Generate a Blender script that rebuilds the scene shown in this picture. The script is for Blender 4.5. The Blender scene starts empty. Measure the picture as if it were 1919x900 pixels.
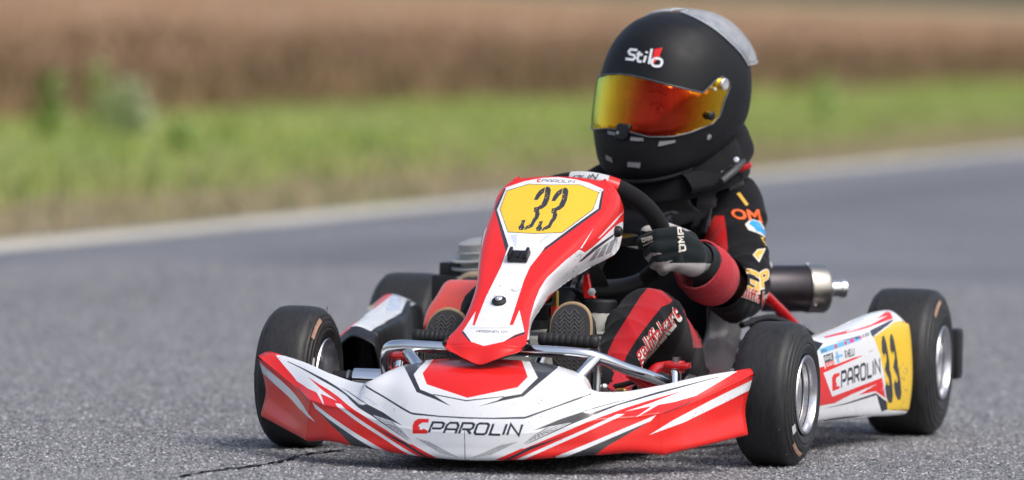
import bpy, bmesh, math, random
import numpy as np
from mathutils import Vector, Matrix, noise
from mathutils.geometry import delaunay_2d_cdt
random.seed(7); np.random.seed(7)
SC = bpy.context.scene
COL = SC.collection
R = math.radians
# ------------------------------------------------------------------ camera
# world axes: X = the way the kart drives, Y = the driver's left, Z up, ground at z = 0
CAM = np.array([10.8248, 2.7647, .7961])
cF = np.array([-0.9671881, -0.25137468, -0.03685041]); cR = np.array([-0.25223167, 0.96744451, 0.02074378]); cU = np.array([-0.03043627, -0.02935798, 0.99910547])
FPX = 11772.16
cd = bpy.data.cameras.new('camera'); cam = bpy.data.objects.new('camera', cd); COL.objects.link(cam)
cd.sensor_width = 36; cd.lens = FPX / 1919 * 36; cd.clip_start = .5; cd.clip_end = 6000
cam.matrix_world = Matrix(((cR[0], cU[0], -cF[0], CAM[0]), (cR[1], cU[1], -cF[1], CAM[1]), (cR[2], cU[2], -cF[2], CAM[2]), (0, 0, 0, 1)))
cd.dof.use_dof = True; cd.dof.focus_distance = 11.02; cd.dof.aperture_fstop = 3.3
SC.camera = cam
# ------------------------------------------------------------------ sky, sun, exposure
SUN_EL, SUN_AZ = 52, 62          # azimuth measured from +X towards +Y
w = bpy.data.worlds.new('World'); SC.world = w; w.use_nodes = True
nt = w.node_tree; nt.nodes.clear()
sky = nt.nodes.new('ShaderNodeTexSky'); sky.sky_type = 'NISHITA'; sky.sun_disc = False
sky.sun_elevation = R(SUN_EL); sky.sun_rotation = R(90 - SUN_AZ); sky.dust_density = 4; sky.air_density = 1; sky.ozone_density = 1
hs = nt.nodes.new('ShaderNodeHueSaturation'); hs.inputs['Saturation'].default_value = .85
bg = nt.nodes.new('ShaderNodeBackground'); bg.inputs['Strength'].default_value = .15
wo = nt.nodes.new('ShaderNodeOutputWorld')
nt.links.new(sky.outputs[0], hs.inputs['Color']); nt.links.new(hs.outputs[0], bg.inputs[0]); nt.links.new(bg.outputs[0], wo.inputs[0])
ld = bpy.data.lights.new('sun', 'SUN'); ld.energy = 1.25; ld.angle = R(28); ld.color = (1, .985, .965)
sun = bpy.data.objects.new('sun', ld); COL.objects.link(sun); sun.location = (3, 3, 8)
sd = Vector((math.cos(R(SUN_EL)) * math.cos(R(SUN_AZ)), math.cos(R(SUN_EL)) * math.sin(R(SUN_AZ)), math.sin(R(SUN_EL))))
sun.rotation_euler = sd.to_track_quat('Z', 'Y').to_euler()
SC.view_settings.view_transform = 'Standard'; SC.view_settings.look = 'None'; SC.view_settings.gamma = 1
SC.view_settings.use_curve_mapping = False; SC.view_settings.exposure = .32
SC.render.engine = 'CYCLES'; SC.cycles.use_denoising = True; SC.cycles.max_bounces = 8; SC.cycles.transparent_max_bounces = 12

# ------------------------------------------------------------------ helpers: materials
MATS = {}
def mat(name, col, rough=.5, metal=0, coat=0, var=.12, vscale=30, bump=0, bscale=200, spec=.5, sheen=0, dirt=0, bdist=.001, chips=0):
    """principled material with a noise-driven variation of tone and gloss, an optional relief and dust"""
    if name in MATS: return MATS[name]
    m = bpy.data.materials.new(name); m.use_nodes = True; t = m.node_tree; N = t.nodes; L = t.links
    b = N['Principled BSDF']; b.inputs['Roughness'].default_value = rough; b.inputs['Metallic'].default_value = metal
    b.inputs['Coat Weight'].default_value = coat; b.inputs['Coat Roughness'].default_value = .08; b.inputs['Specular IOR Level'].default_value = spec
    if sheen: b.inputs['Sheen Weight'].default_value = sheen; b.inputs['Sheen Roughness'].default_value = .5
    tc = N.new('ShaderNodeTexCoord'); n = N.new('ShaderNodeTexNoise'); n.inputs['Scale'].default_value = vscale; n.inputs['Detail'].default_value = 5
    L.new(tc.outputs['Object'], n.inputs['Vector'])
    mx = N.new('ShaderNodeMix'); mx.data_type = 'RGBA'
    c0 = [max(0, c * (1 - var)) for c in col]; c1 = [min(1, c * (1 + var)) for c in col]
    mx.inputs[6].default_value = (*c0, 1); mx.inputs[7].default_value = (*c1, 1); L.new(n.outputs['Fac'], mx.inputs[0])
    out = mx.outputs[2]
    mr = N.new('ShaderNodeMapRange'); mr.inputs[1].default_value = .3; mr.inputs[2].default_value = .7
    mr.inputs[3].default_value = max(.02, rough - .08); mr.inputs[4].default_value = min(1, rough + .1)
    L.new(n.outputs['Fac'], mr.inputs[0]); L.new(mr.outputs[0], b.inputs['Roughness'])
    if dirt:
        n2 = N.new('ShaderNodeTexNoise'); n2.inputs['Scale'].default_value = 14; n2.inputs['Detail'].default_value = 9; n2.inputs['Roughness'].default_value = .7
        L.new(tc.outputs['Object'], n2.inputs['Vector'])
        r2 = N.new('ShaderNodeMapRange'); r2.inputs[1].default_value = .56; r2.inputs[2].default_value = .82; r2.inputs[3].default_value = 0; r2.inputs[4].default_value = dirt
        L.new(n2.outputs['Fac'], r2.inputs[0])
        m2 = N.new('ShaderNodeMix'); m2.data_type = 'RGBA'; m2.inputs[7].default_value = (.16, .14, .12, 1)
        L.new(r2.outputs[0], m2.inputs[0]); L.new(out, m2.inputs[6]); out = m2.outputs[2]
    if chips:                                      # stone chips and rubber specks
        n4 = N.new('ShaderNodeTexNoise'); n4.inputs['Scale'].default_value = 130; n4.inputs['Detail'].default_value = 2
        n5 = N.new('ShaderNodeTexNoise'); n5.inputs['Scale'].default_value = 9; n5.inputs['Detail'].default_value = 3
        L.new(tc.outputs['Object'], n4.inputs['Vector']); L.new(tc.outputs['Object'], n5.inputs['Vector'])
        a4 = N.new('ShaderNodeMath'); a4.operation = 'MULTIPLY'; L.new(n4.outputs['Fac'], a4.inputs[0]); L.new(n5.outputs['Fac'], a4.inputs[1])
        r4 = N.new('ShaderNodeMapRange'); r4.inputs[1].default_value = .395; r4.inputs[2].default_value = .43; r4.inputs[3].default_value = 0; r4.inputs[4].default_value = chips
        L.new(a4.outputs[0], r4.inputs[0]); m4 = N.new('ShaderNodeMix'); m4.data_type = 'RGBA'; m4.inputs[7].default_value = (.10, .09, .085, 1)
        L.new(r4.outputs[0], m4.inputs[0]); L.new(out, m4.inputs[6]); out = m4.outputs[2]
    L.new(out, b.inputs['Base Color'])
    if bump:
        n3 = N.new('ShaderNodeTexNoise'); n3.inputs['Scale'].default_value = bscale; n3.inputs['Detail'].default_value = 3
        L.new(tc.outputs['Object'], n3.inputs['Vector'])
        bp = N.new('ShaderNodeBump'); bp.inputs['Strength'].default_value = bump; bp.inputs['Distance'].default_value = bdist
        L.new(n3.outputs['Fac'], bp.inputs['Height']); L.new(bp.outputs[0], b.inputs['Normal'])
    MATS[name] = m
    return m
red = mat('red_plastic', (.76, .017, .014), .3, coat=.28, spec=.4, var=.08, vscale=6, dirt=.18, chips=.45)
white = mat('white_plastic', (.80, .81, .83), .28, coat=.5, var=.03, vscale=6, dirt=.28, chips=.45)
graph = mat('graphite_print', (.035, .036, .042), .32, coat=.4, var=.1)
navy = mat('dark_line_print', (.02, .022, .035), .35, coat=.3)
greyp = mat('grey_print', (.16, .16, .18), .32, coat=.4)
palep = mat('pale_blue_print_reflection', (.55, .62, .74), .3, coat=.4)
yellow = mat('yellow_plate', (.86, .56, .03), .32, coat=.4, var=.05, vscale=10, dirt=.16, chips=.4)
blackp = mat('black_plastic', (.011, .011, .013), .45, bump=.15, bscale=400, dirt=.12, spec=.4)
matteblack = mat('helmet_black', (.009, .0095, .011), .5, var=.1, vscale=18, spec=.3)
chrome = mat('chrome', (.82, .83, .85), .08, 1, var=.05, dirt=.12)
steel = mat('steel', (.5, .5, .5), .28, 1, var=.15, dirt=.25)
alu = mat('aluminium', (.75, .75, .76), .34, 1, var=.05, vscale=60, dirt=.08)
brass = mat('brass', (.62, .42, .12), .3, 1)
redmetal = mat('red_paint', (.6, .012, .014), .25, coat=.6, dirt=.15)
burnt = mat('burnt_steel', (.06, .055, .06), .38, .85, var=.5, vscale=14, dirt=.35)
grey_seat = mat('grey_fibreglass', (.13, .13, .135), .42, coat=.2, var=.25, vscale=9, dirt=.3)
tank_white = mat('tank_plastic', (.62, .61, .56), .45, var=.06, dirt=.25)
hose = mat('tan_hose', (.36, .28, .18), .4)
suede = mat('black_suede', (.008, .008, .009), .9, bump=.4, bscale=900, sheen=.08, spec=.2)
fab_black = mat('suit_black', (.008, .008, .010), .9, bump=.5, bscale=700, sheen=.06, var=.3, vscale=25, spec=.2)
fab_red = mat('suit_red', (.38, .008, .014), .85, bump=.5, bscale=700, sheen=.15, var=.2, vscale=25, spec=.2)
fab_redbright = mat('suit_red_bright', (.62, .012, .014), .85, bump=.5, bscale=700, sheen=.1, var=.12, vscale=25, spec=.2)
knit = mat('cuff_knit', (.52, .028, .045), .95, bump=.6, bscale=500, sheen=.25, var=.15, spec=.2)
glove_black = mat('glove_black', (.005, .010, .012), .8, bump=.4, bscale=600, sheen=.1, spec=.25)
glove_grey = mat('glove_grey', (.42, .40, .39), .8, bump=.4, bscale=500, dirt=.45)
gold = mat('gold_patch', (.72, .42, .05), .7, bump=.4, bscale=900)
cream = mat('cream_thread', (.72, .68, .6), .8, bump=.3, bscale=900)
orange = mat('orange_patch', (.85, .13, .02), .7, bump=.3, bscale=900)
cyan = mat('blue_patch', (.03, .33, .68), .7, bump=.3, bscale=900)
letter_red = mat('lettering_red', (.45, .02, .03), .8)
greyl = mat('grey_lettering', (.3, .31, .34), .6)
sole_m = mat('sole_rubber', (.045, .044, .046), .75, var=.25, vscale=40, dirt=.3)
gum = mat('gum_rubber', (.33, .23, .13), .7, dirt=.3)
skin_m = mat('skin', (.55, .31, .23), .5)
grip = mat('rubber_grip', (.009, .009, .010), .6, bump=.3, bscale=300)
orange_box = mat('orange_red_plastic', (.80, .075, .035), .35, coat=.3, var=.05, vscale=8, dirt=.1)
sky_blue = mat('sky_blue_print', (.16, .48, .80), .35)
pink = mat('pink_print', (.75, .05, .25), .35)
peach = mat('tyre_brand_paint', (.36, .22, .15), .7, var=.45, vscale=160)
# ------------------------------------------------------------------ helpers: objects
def link(name, me, parent=None, smooth=True):
    o = bpy.data.objects.new(name, me); COL.objects.link(o)
    if parent is not None: o.parent = parent
    if smooth:
        for p in me.polygons: p.use_smooth = True
    return o
def empty(name, parent=None):
    o = bpy.data.objects.new(name, None); COL.objects.link(o); o.empty_display_size = .1
    if parent is not None: o.parent = parent
    return o
def tag(o, label, cat, group=None, kind=None):
    if kind: o['kind'] = kind
    o['label'] = label; o['category'] = cat
    if group: o['group'] = group
    return o
def from_bm(name, bm, mats, parent, smooth=True, sharp=None):
    me = bpy.data.meshes.new(name); bmesh.ops.recalc_face_normals(bm, faces=bm.faces[:]); bm.to_mesh(me); bm.free()
    for m in (mats if isinstance(mats, (list, tuple)) else [mats]): me.materials.append(m)
    o = link(name, me, parent, smooth)
    if smooth and sharp:
        me.set_sharp_from_angle(angle=R(sharp))
    return o
def grid_faces(nu, nv, closed=False):
    f = []
    for j in range(nv - 1):
        for i in range(nu if closed else nu - 1):
            a = j * nu + i; b = j * nu + (i + 1) % nu
            f.append((a, b, b + nu, a + nu))
    return f
def crom(P, n, closed=False):
    """smooth curve through points P, n samples"""
    P = np.asarray(P, float); m = len(P)
    u = np.linspace(0, 1, n, endpoint=not closed)
    return wts(u, m, closed) @ P
def wts(u, m, closed=False):
    u = np.asarray(u, float); W = np.zeros((len(u), m)); r = np.arange(len(u))
    x = (u % 1.0) * m if closed else np.clip(u, 0, 1) * (m - 1)
    i = np.floor(x).astype(int)
    if not closed: i = np.clip(i, 0, m - 2)
    t = x - i
    c = [(-t + 2 * t**2 - t**3) / 2, (2 - 5 * t**2 + 3 * t**3) / 2, (t + 4 * t**2 - 3 * t**3) / 2, (-t**2 + t**3) / 2]
    for k in range(4):
        j = i + k - 1
        if closed: np.add.at(W, (r, j % m), c[k])
        else:
            lo, hi = j < 0, j > m - 1
            mid = ~(lo | hi)
            np.add.at(W, (r[mid], j[mid]), c[k][mid])
            for s, a, b in ((lo, 0, 1), (hi, m - 1, m - 2)):      # extrapolated end points
                np.add.at(W, (r[s], np.full(s.sum(), a)), 2 * c[k][s]); np.add.at(W, (r[s], np.full(s.sum(), b)), -c[k][s])
    return W
def tube(name, P, rad, m, parent, n=None, seg=12, smooth_path=True, caps=True):
    """round bar along a path, radius constant or per point"""
    P = np.asarray(P, float)
    n = n or (len(P) if not smooth_path else max(8, len(P) * 5))
    Q = crom(P, n) if smooth_path else P
    rr = np.full(len(Q), rad) if np.isscalar(rad) else (wts(np.linspace(0, 1, len(Q)), len(rad)) @ np.asarray(rad, float))
    V = []; T = np.gradient(Q, axis=0); T /= np.linalg.norm(T, axis=1)[:, None] + 1e-12
    up = np.array([0, 0, 1.]) if abs(T[0][2]) < .9 else np.array([1., 0, 0])
    nrm = np.cross(T[0], up); nrm /= np.linalg.norm(nrm)
    for k in range(len(Q)):
        nrm = nrm - T[k] * (nrm @ T[k]); nrm /= np.linalg.norm(nrm); b = np.cross(T[k], nrm)
        for s in range(seg):
            a = 2 * math.pi * s / seg
            V.append(Q[k] + rr[k] * (math.cos(a) * nrm + math.sin(a) * b))
    f = grid_faces(seg, len(Q), True)
    if caps: f += [tuple(range(seg))[::-1], tuple((len(Q) - 1) * seg + i for i in range(seg))]
    me = bpy.data.meshes.new(name); me.from_pydata([tuple(v) for v in V], [], f); me.materials.append(m)
    o = link(name, me, parent)
    me.set_sharp_from_angle(angle=R(50))
    return o
def frame(axis):
    a = np.asarray(axis, float); a = a / np.linalg.norm(a)
    u = np.cross(a, [0, 0, 1.]) if abs(a[2]) < .9 else np.cross(a, [1., 0, 0])
    u /= np.linalg.norm(u); return u, np.cross(a, u), a
def lathe(name, prof, org, axis, m, parent, seg=40, sharp=35, mats=None, caps=True):
    """profile [(along axis, radius)] turned round an axis through org"""
    u, v, a = frame(axis); org = np.asarray(org, float); V = []
    for h, r in prof:
        for s in range(seg):
            t = 2 * math.pi * s / seg
            V.append(org + a * h + r * (math.cos(t) * u + math.sin(t) * v))
    f = grid_faces(seg, len(prof), True)
    if caps and prof[0][1] > 1e-4: f.append(tuple(range(seg))[::-1])
    if caps and prof[-1][1] > 1e-4: f.append(tuple((len(prof) - 1) * seg + i for i in range(seg)))
    bm = bmesh.new(); bv = [bm.verts.new(x) for x in V]
    for q in f: bm.faces.new([bv[i] for i in q])
    bmesh.ops.remove_doubles(bm, verts=bm.verts[:], dist=1e-5)
    return from_bm(name, bm, mats or m, parent, True, sharp)
def box(name, c, s, m, parent, bev=.004, rot=None, segs=2):
    """bevelled block: centre, full size, optional rotation matrix"""
    bm = bmesh.new(); bmesh.ops.create_cube(bm, size=1)
    bmesh.ops.scale(bm, vec=s, verts=bm.verts[:])
    if bev: bmesh.ops.bevel(bm, geom=bm.edges[:], offset=bev, segments=segs, affect='EDGES', profile=.6)
    if rot is not None: bmesh.ops.transform(bm, matrix=rot.to_4x4(), verts=bm.verts[:])
    bmesh.ops.translate(bm, vec=c, verts=bm.verts[:])
    return from_bm(name, bm, m, parent, True, 40)
def rot(axis, deg): return Matrix.Rotation(R(deg), 3, axis)
def plate(name, pts, th, m, parent, bev=.001):
    """flat plate: outline in 3D (planar), thickness along its normal"""
    bm = bmesh.new(); f = bm.faces.new([bm.verts.new(p) for p in pts]); bm.normal_update(); n = f.normal.copy()
    r = bmesh.ops.extrude_face_region(bm, geom=[f]); bmesh.ops.translate(bm, vec=n * th, verts=[v for v in r['geom'] if isinstance(v, bmesh.types.BMVert)])
    if bev: bmesh.ops.bevel(bm, geom=bm.edges[:], offset=bev, segments=1, affect='EDGES')
    return from_bm(name, bm, m, parent, True, 30)
# ------------------------------------------------------------------ helpers: smooth panels with printed graphics
def proj(P):
    v = P - CAM; z = v @ cF
    return np.stack([959.5 + FPX * (v @ cR) / z, 450 - FPX * (v @ cU) / z], -1)
def at(x, y, **k):
    """point on the plane X=, Y= or Z= that the photograph shows at (x, y)"""
    d = cF + cR * (x - 959.5) / FPX - cU * (y - 450) / FPX
    (ax, v), = k.items(); i = 'XYZ'.index(ax)
    return CAM + d * ((v - CAM[i]) / d[i])
class Surf:
    """smooth surface through a net of control points ctrl[row][col]; u runs along columns, v along rows"""
    def __init__(s, ctrl, closed=False, fn=None, flip=False):
        s.C = None if ctrl is None else np.asarray(ctrl, float); s.closed = closed; s.fn = fn; s.flip = flip; s.g = None; s.vr = (.002, .998)
    def S(s, u, v):
        if s.fn: return s.fn(np.asarray(u, float), np.asarray(v, float))
        Wu = wts(u, s.C.shape[1], s.closed); Wv = wts(v, s.C.shape[0])
        return np.einsum('nr,nc,rck->nk', Wv, Wu, s.C)
    def N(s, u, v):
        e = 2e-3
        a = s.S(np.minimum(u + e, 1 if not s.closed else 9), v) - s.S(np.maximum(u - e, 0 if not s.closed else -9), v)
        b = s.S(u, np.minimum(v + e, 1)) - s.S(u, np.maximum(v - e, 0))
        n = np.cross(a, b); n /= np.linalg.norm(n, axis=1)[:, None] + 1e-12
        return -n if s.flip else n
    def uv(s, px):
        """surface coordinates of the points seen at the pixels px"""
        px = np.asarray(px, float)
        if s.g is None:
            U, V = np.meshgrid(np.linspace(.002, .998, 121), np.linspace(*s.vr, 81)); U, V = U.ravel(), V.ravel()
            P = s.S(U, V); n = s.N(U, V); front = np.einsum('nk,nk->n', n, CAM - P) > 0
            s.g = (U[front], V[front], proj(P[front]))
        U, V, Q = s.g
        k = np.array([np.argmin(((Q - p)**2).sum(1)) for p in px]); u, v = U[k].copy(), V[k].copy()
        for it in range(8):
            e = 1e-4; q = proj(s.S(u, v)); du = (proj(s.S(u + e, v)) - q) / e; dv = (proj(s.S(u, np.minimum(v + e, 1))) - q) / np.maximum(np.minimum(v + e, 1) - v, 1e-9)[:, None]
            r = px - q; det = du[:, 0] * dv[:, 1] - du[:, 1] * dv[:, 0]; det = np.where(abs(det) < 1e-3, 1e9, det)
            a = (r[:, 0] * dv[:, 1] - r[:, 1] * dv[:, 0]) / det; b = (du[:, 0] * r[:, 1] - du[:, 1] * r[:, 0]) / det
            u = u + np.clip(a, -.03, .03); v = np.clip(v + np.clip(b, -.03, .03), 0, 1 - 1e-6)
            if not s.closed: u = np.clip(u, 0, 1)
        return np.stack([u, v], 1)
def dens(L, step=3., closed=True):
    """points added along the sides of a loop"""
    o = []
    for k in range(len(L) if closed else len(L) - 1):
        a, b = np.asarray(L[k], float), np.asarray(L[(k + 1) % len(L)], float)
        n = max(1, int(np.hypot(*(b - a)) / step))
        o += [a + (b - a) * i / n for i in range(n)]
    if not closed: o.append(np.asarray(L[-1], float))
    return np.array(o)
def inside(P, L):
    x, y = P[:, 0], P[:, 1]; c = np.zeros(len(P), bool); L = np.asarray(L)
    j = len(L) - 1
    for i in range(len(L)):
        xi, yi = L[i]; xj, yj = L[j]
        if yi != yj: c ^= ((yi > y) != (yj > y)) & (x < (xj - xi) * (y - yi) / (yj - yi) + xi)
        j = i
    return c
def cdt(loops, pts, eps=1e-6):
    V = []; E = []
    for L in loops:
        k = len(V); V += [Vector(p) for p in L]; E += [(k + i, k + (i + 1) % len(L)) for i in range(len(L))]
    V += [Vector(p) for p in pts]
    v, e, f, *_ = delaunay_2d_cdt(V, E, [], 0, eps)
    return np.array([tuple(a) for a in v]), np.array(f)
def printed(name, sf, polys, base, parent, nu, nv, asp=1., mirror=(), hole=None, only=None, thick=.004, back=None, off=0.):
    """panel mesh cut along its printed shapes: polys = [(material, loop in photo pixels, mirrored?)]"""
    mats = [base]; items = []
    for it in polys:
        m, L = it[0], it[1]; mir = len(it) > 2 and it[2]
        if m not in mats: mats.append(m)
        q = sf.uv(dens(L, 3., len(it) < 5)) if not (len(it) > 3 and it[3] is True or len(it) > 3 and it[3] == 1) else np.asarray(L, float)
        if len(it) > 3 and it[3] == 'edge': q[:, 0] = np.where(q[:, 0] > .972, 1., q[:, 0])       # the shape runs off the panel's end
        if len(it) > 4: q = np.concatenate([q, np.asarray(it[4], float)])                          # closed off the visible side
        items.append((mats.index(m), q))
        if mir: items.append((mats.index(m), np.stack([1 - q[:, 0], q[:, 1]], 1)))
    U, V = np.meshgrid(np.linspace(0, 1, nu), np.linspace(0, 1, nv))
    sc = np.array([asp, 1.])
    loops = [np.array([(0, 0), (1, 0), (1, 1), (0, 1)]) * sc]
    loops = [dens(loops[0], 1 / nv)] + [q * sc for _, q in items] + [q * sc for q in (hole or [])] + ([only * sc] if only is not None else [])
    v, f = cdt(loops, np.stack([U.ravel() * asp, V.ravel()], 1))
    v = v / sc; c = v[f].mean(1)
    keep = (c[:, 0] > 0) & (c[:, 0] < 1) & (c[:, 1] > 0) & (c[:, 1] < 1)
    for h in hole or []: keep &= ~inside(c, h)
    if only is not None: keep &= inside(c, only)
    mi = np.zeros(len(f), int)
    for k, q in items: mi[inside(c, q)] = k
    f = f[keep]; mi = mi[keep]
    u, vv = np.clip(v[:, 0], 0, 1), np.clip(v[:, 1], 0, 1)
    P = sf.S(u, vv); n = sf.N(u, vv); P = P + n * off
    fn = np.cross(P[f[:, 1]] - P[f[:, 0]], P[f[:, 2]] - P[f[:, 0]])
    fl = np.einsum('nk,nk->n', fn, n[f[:, 0]]) < 0; f[fl] = f[fl][:, ::-1]
    used = np.unique(f); rm = np.full(len(P), -1); rm[used] = np.arange(len(used))
    me = bpy.data.meshes.new(name); me.from_pydata(P[used].tolist(), [], rm[f].tolist())
    for m in mats: me.materials.append(m)
    me.polygons.foreach_set('material_index', mi.tolist())
    o = link(name, me, parent)
    if thick:
        md = o.modifiers.new('thickness', 'SOLIDIFY'); md.thickness = thick; md.offset = -1
        if back is not None:
            me.materials.append(back); k = len(mats); md.material_offset = k; md.material_offset_rim = k
            # every slot + k clamps to the last slot: the plain back
    return o
def decal(name, sf, groups, parent, off=.0006, step=3.):
    """thin print or patch laid on a surface: groups = [(material, [loops in photo pixels])], even-odd inside a group entry"""
    Vs, Fs, Mi, mats = [], [], [], []; nv = 0
    for gi, (m, loops) in enumerate(groups):
        if m not in mats: mats.append(m)
        LL = [dens(L, step) for L in loops]
        allp = np.concatenate(LL); lo, hi = allp.min(0), allp.max(0)
        X, Y = np.meshgrid(np.arange(lo[0], hi[0], step), np.arange(lo[1], hi[1], step)); g = np.stack([X.ravel(), Y.ravel()], 1)
        v, f = cdt(LL, g, 1e-4); c = v[f].mean(1); k = np.zeros(len(f), bool)
        for L in LL: k ^= inside(c, L)
        f = f[k]
        if not len(f): continue
        used = np.unique(f); rm = np.full(len(v), -1); rm[used] = np.arange(len(used)); f = rm[f]; v = v[used]
        q = sf.uv(v); P = sf.S(q[:, 0], q[:, 1]); n = sf.N(q[:, 0], q[:, 1]); P = P + n * (off + .00025 * gi)
        fn = np.cross(P[f[:, 1]] - P[f[:, 0]], P[f[:, 2]] - P[f[:, 0]]); fl = np.einsum('nk,nk->n', fn, n[f[:, 0]]) < 0; f[fl] = f[fl][:, ::-1]
        Vs += P.tolist(); Fs += (f + nv).tolist(); Mi += [mats.index(m)] * len(f); nv += len(v)
    me = bpy.data.meshes.new(name); me.from_pydata(Vs, [], Fs)
    for m in mats: me.materials.append(m)
    me.polygons.foreach_set('material_index', Mi)
    return link(name, me, parent)
def surf_mesh(name, sf, nu, nv, m, parent, thick=0, back=None):
    U, V = np.meshgrid(np.linspace(0, 1, nu, endpoint=not sf.closed), np.linspace(0, 1, nv))
    P = sf.S(U.ravel(), V.ravel()); f = grid_faces(nu, nv, sf.closed)
    if sf.flip: f = [q[::-1] for q in f]
    me = bpy.data.meshes.new(name); me.from_pydata(P.tolist(), [], f); me.materials.append(m)
    o = link(name, me, parent)
    if thick:
        md = o.modifiers.new('thickness', 'SOLIDIFY'); md.thickness = thick; md.offset = -1
    return o
# ------------------------------------------------------------------ helpers: lettering
def stroke(P, w, closed=False):
    """outline of a broad pen line"""
    P = [np.asarray(p, float) for p in P]; n = len(P); out = []
    if not closed:
        l, r = [], []
        for i in range(n):
            d = []
            if i > 0: a = P[i] - P[i - 1]; d.append(a / np.hypot(*a))
            if i < n - 1: a = P[i + 1] - P[i]; d.append(a / np.hypot(*a))
            t = sum(d); t = t / np.hypot(*t); nn = np.array([-t[1], t[0]]); k = w / 2 / max(.5, abs(nn @ np.array([-d[0][1], d[0][0]])))
            l.append(P[i] + nn * k); r.append(P[i] - nn * k)
        return [l + r[::-1]]
    o = []
    for i in range(n):
        o += stroke([P[i], P[(i + 1) % n]], w)
    return o
G = {'P': ([[(0, 0), (0, 1), (.8, 1), (1, .88), (1, .55), (.85, .42), (.05, .42)]], 1.0),
     'A': ([[(0, 0), (0, .75), (.2, 1), (.8, 1), (1, .75), (1, 0)], [(0, .38), (1, .38)]], 1.0),
     'R': ([[(0, 0), (0, 1), (.8, 1), (1, .88), (1, .55), (.85, .42), (.05, .42)], [(.55, .42), (1, 0)]], 1.0),
     'O': ([[(.5, 1), (.85, 1), (1, .85), (1, .15), (.85, 0), (.15, 0), (0, .15), (0, .85), (.15, 1), (.52, 1)]], 1.05),
     'L': ([[(0, 1), (0, 0), (.9, 0)]], .85), 'I': ([[(0, 0), (0, 1)]], .05),
     'N': ([[(0, 0), (0, 1), (1, 0), (1, 1)]], 1.0), 'M': ([[(0, 0), (0, 1), (.5, .4), (1, 1), (1, 0)]], 1.05),
     'E': ([[(.9, 1), (0, 1), (0, 0), (.9, 0)], [(0, .5), (.75, .5)]], .85), 'H': ([[(0, 0), (0, 1)], [(1, 0), (1, 1)], [(0, .5), (1, .5)]], .95),
     'S': ([[(1, 1), (.15, 1), (0, .85), (0, .62), (.15, .52), (.85, .48), (1, .38), (1, .15), (.85, 0), (0, 0)]], .95),
     'Y': ([[(0, 1), (.5, .5), (1, 1)], [(.5, .5), (.5, 0)]], .95), 'K': ([[(0, 0), (0, 1)], [(.95, 1), (.1, .5), (.95, 0)]], .9), 'T': ([[(0, 1), (1, 1)], [(.5, 1), (.5, 0)]], .95),
     'U': ([[(0, 1), (0, .12), (.15, 0), (.85, 0), (1, .12), (1, 1)]], 1.0), '.': ([[(0, 0), (0, .12)]], .05), 'D': ([[(0, 0), (0, 1), (.7, 1), (1, .75), (1, .25), (.7, 0), (0, 0)]], 1.0),
     'C': ([[(1, 1), (.15, 1), (0, .85), (0, .15), (.15, 0), (1, 0)]], .9),
     '3': ([[(0, .8), (.08, .93), (.3, 1), (.7, 1), (.92, .92), (1, .78), (1, .64), (.88, .54), (.6, .5), (.88, .46), (1, .36), (1, .2), (.92, .08), (.7, 0), (.3, 0), (.08, .07), (0, .2)]], 1.0), ' ': ([], .5)}
def words(txt, quad, sw=.16, wid=.75, gap=.22, slant=.0):
    """stroke lettering fitted into a pixel quad (top left, top right, bottom right, bottom left); one loop per stroke"""
    x = 0; S = []
    for ch in txt:
        st, wd = G[ch]
        for s in st:
            for L in stroke([(x + p[0] * wid, p[1]) for p in s], sw): S.append(np.array(L))
        x += wd * wid + gap
    x -= gap
    return fit(S, quad, -sw / 2, x + sw / 2, -sw / 2, 1 + sw / 2, slant)
def fit(S, quad, x0, x1, y0, y1, slant=0):
    q = [np.asarray(p, float) for p in quad]; out = []
    for L in S:
        u = ((L[:, 0] + slant * L[:, 1]) - x0) / (x1 - x0); v = (L[:, 1] - y0) / (y1 - y0)
        out.append((q[3] * ((1 - u) * (1 - v))[:, None] + q[2] * (u * (1 - v))[:, None] + q[0] * ((1 - u) * v)[:, None] + q[1] * (u * v)[:, None]))
    return out
def font_loops(txt, quad, bold=0.0, shear=0.0, space=1.0):
    """outlines of a word in Blender's own typeface, fitted into a pixel quad"""
    cu = bpy.data.curves.new('t', 'FONT'); cu.body = txt; cu.offset = bold; cu.shear = shear; cu.resolution_u = 3; cu.space_character = space
    ob = bpy.data.objects.new('t', cu); COL.objects.link(ob)
    me = bpy.data.meshes.new_from_object(ob.evaluated_get(bpy.context.evaluated_depsgraph_get()))
    bm = bmesh.new(); bm.from_mesh(me); bmesh.ops.remove_doubles(bm, verts=bm.verts[:], dist=1e-5)
    E = {}; loops = []
    for e in bm.edges:
        if len(e.link_faces) == 1:
            for a, b in ((e.verts[0], e.verts[1]), (e.verts[1], e.verts[0])): E.setdefault(a.index, []).append(b.index)
    co = [(v.co.x, v.co.y) for v in bm.verts]; seen = set()
    for s in E:
        if s in seen: continue
        L = [s]; seen.add(s); c = s
        while True:
            nx = [k for k in E[c] if k not in seen]
            if not nx: break
            c = nx[0]; seen.add(c); L.append(c)
        if len(L) > 2: loops.append(np.array([co[i] for i in L]))
    bm.free(); bpy.data.objects.remove(ob); bpy.data.curves.remove(cu); bpy.data.meshes.remove(me)
    a = np.concatenate(loops); lo, hi = a.min(0), a.max(0)
    return fit(loops, quad, lo[0], hi[0], lo[1], hi[1])
def Z(ox, oy, s): return lambda *p: [(ox + p[i] / s, oy + p[i + 1] / s) for i in range(0, len(p), 2)]
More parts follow.
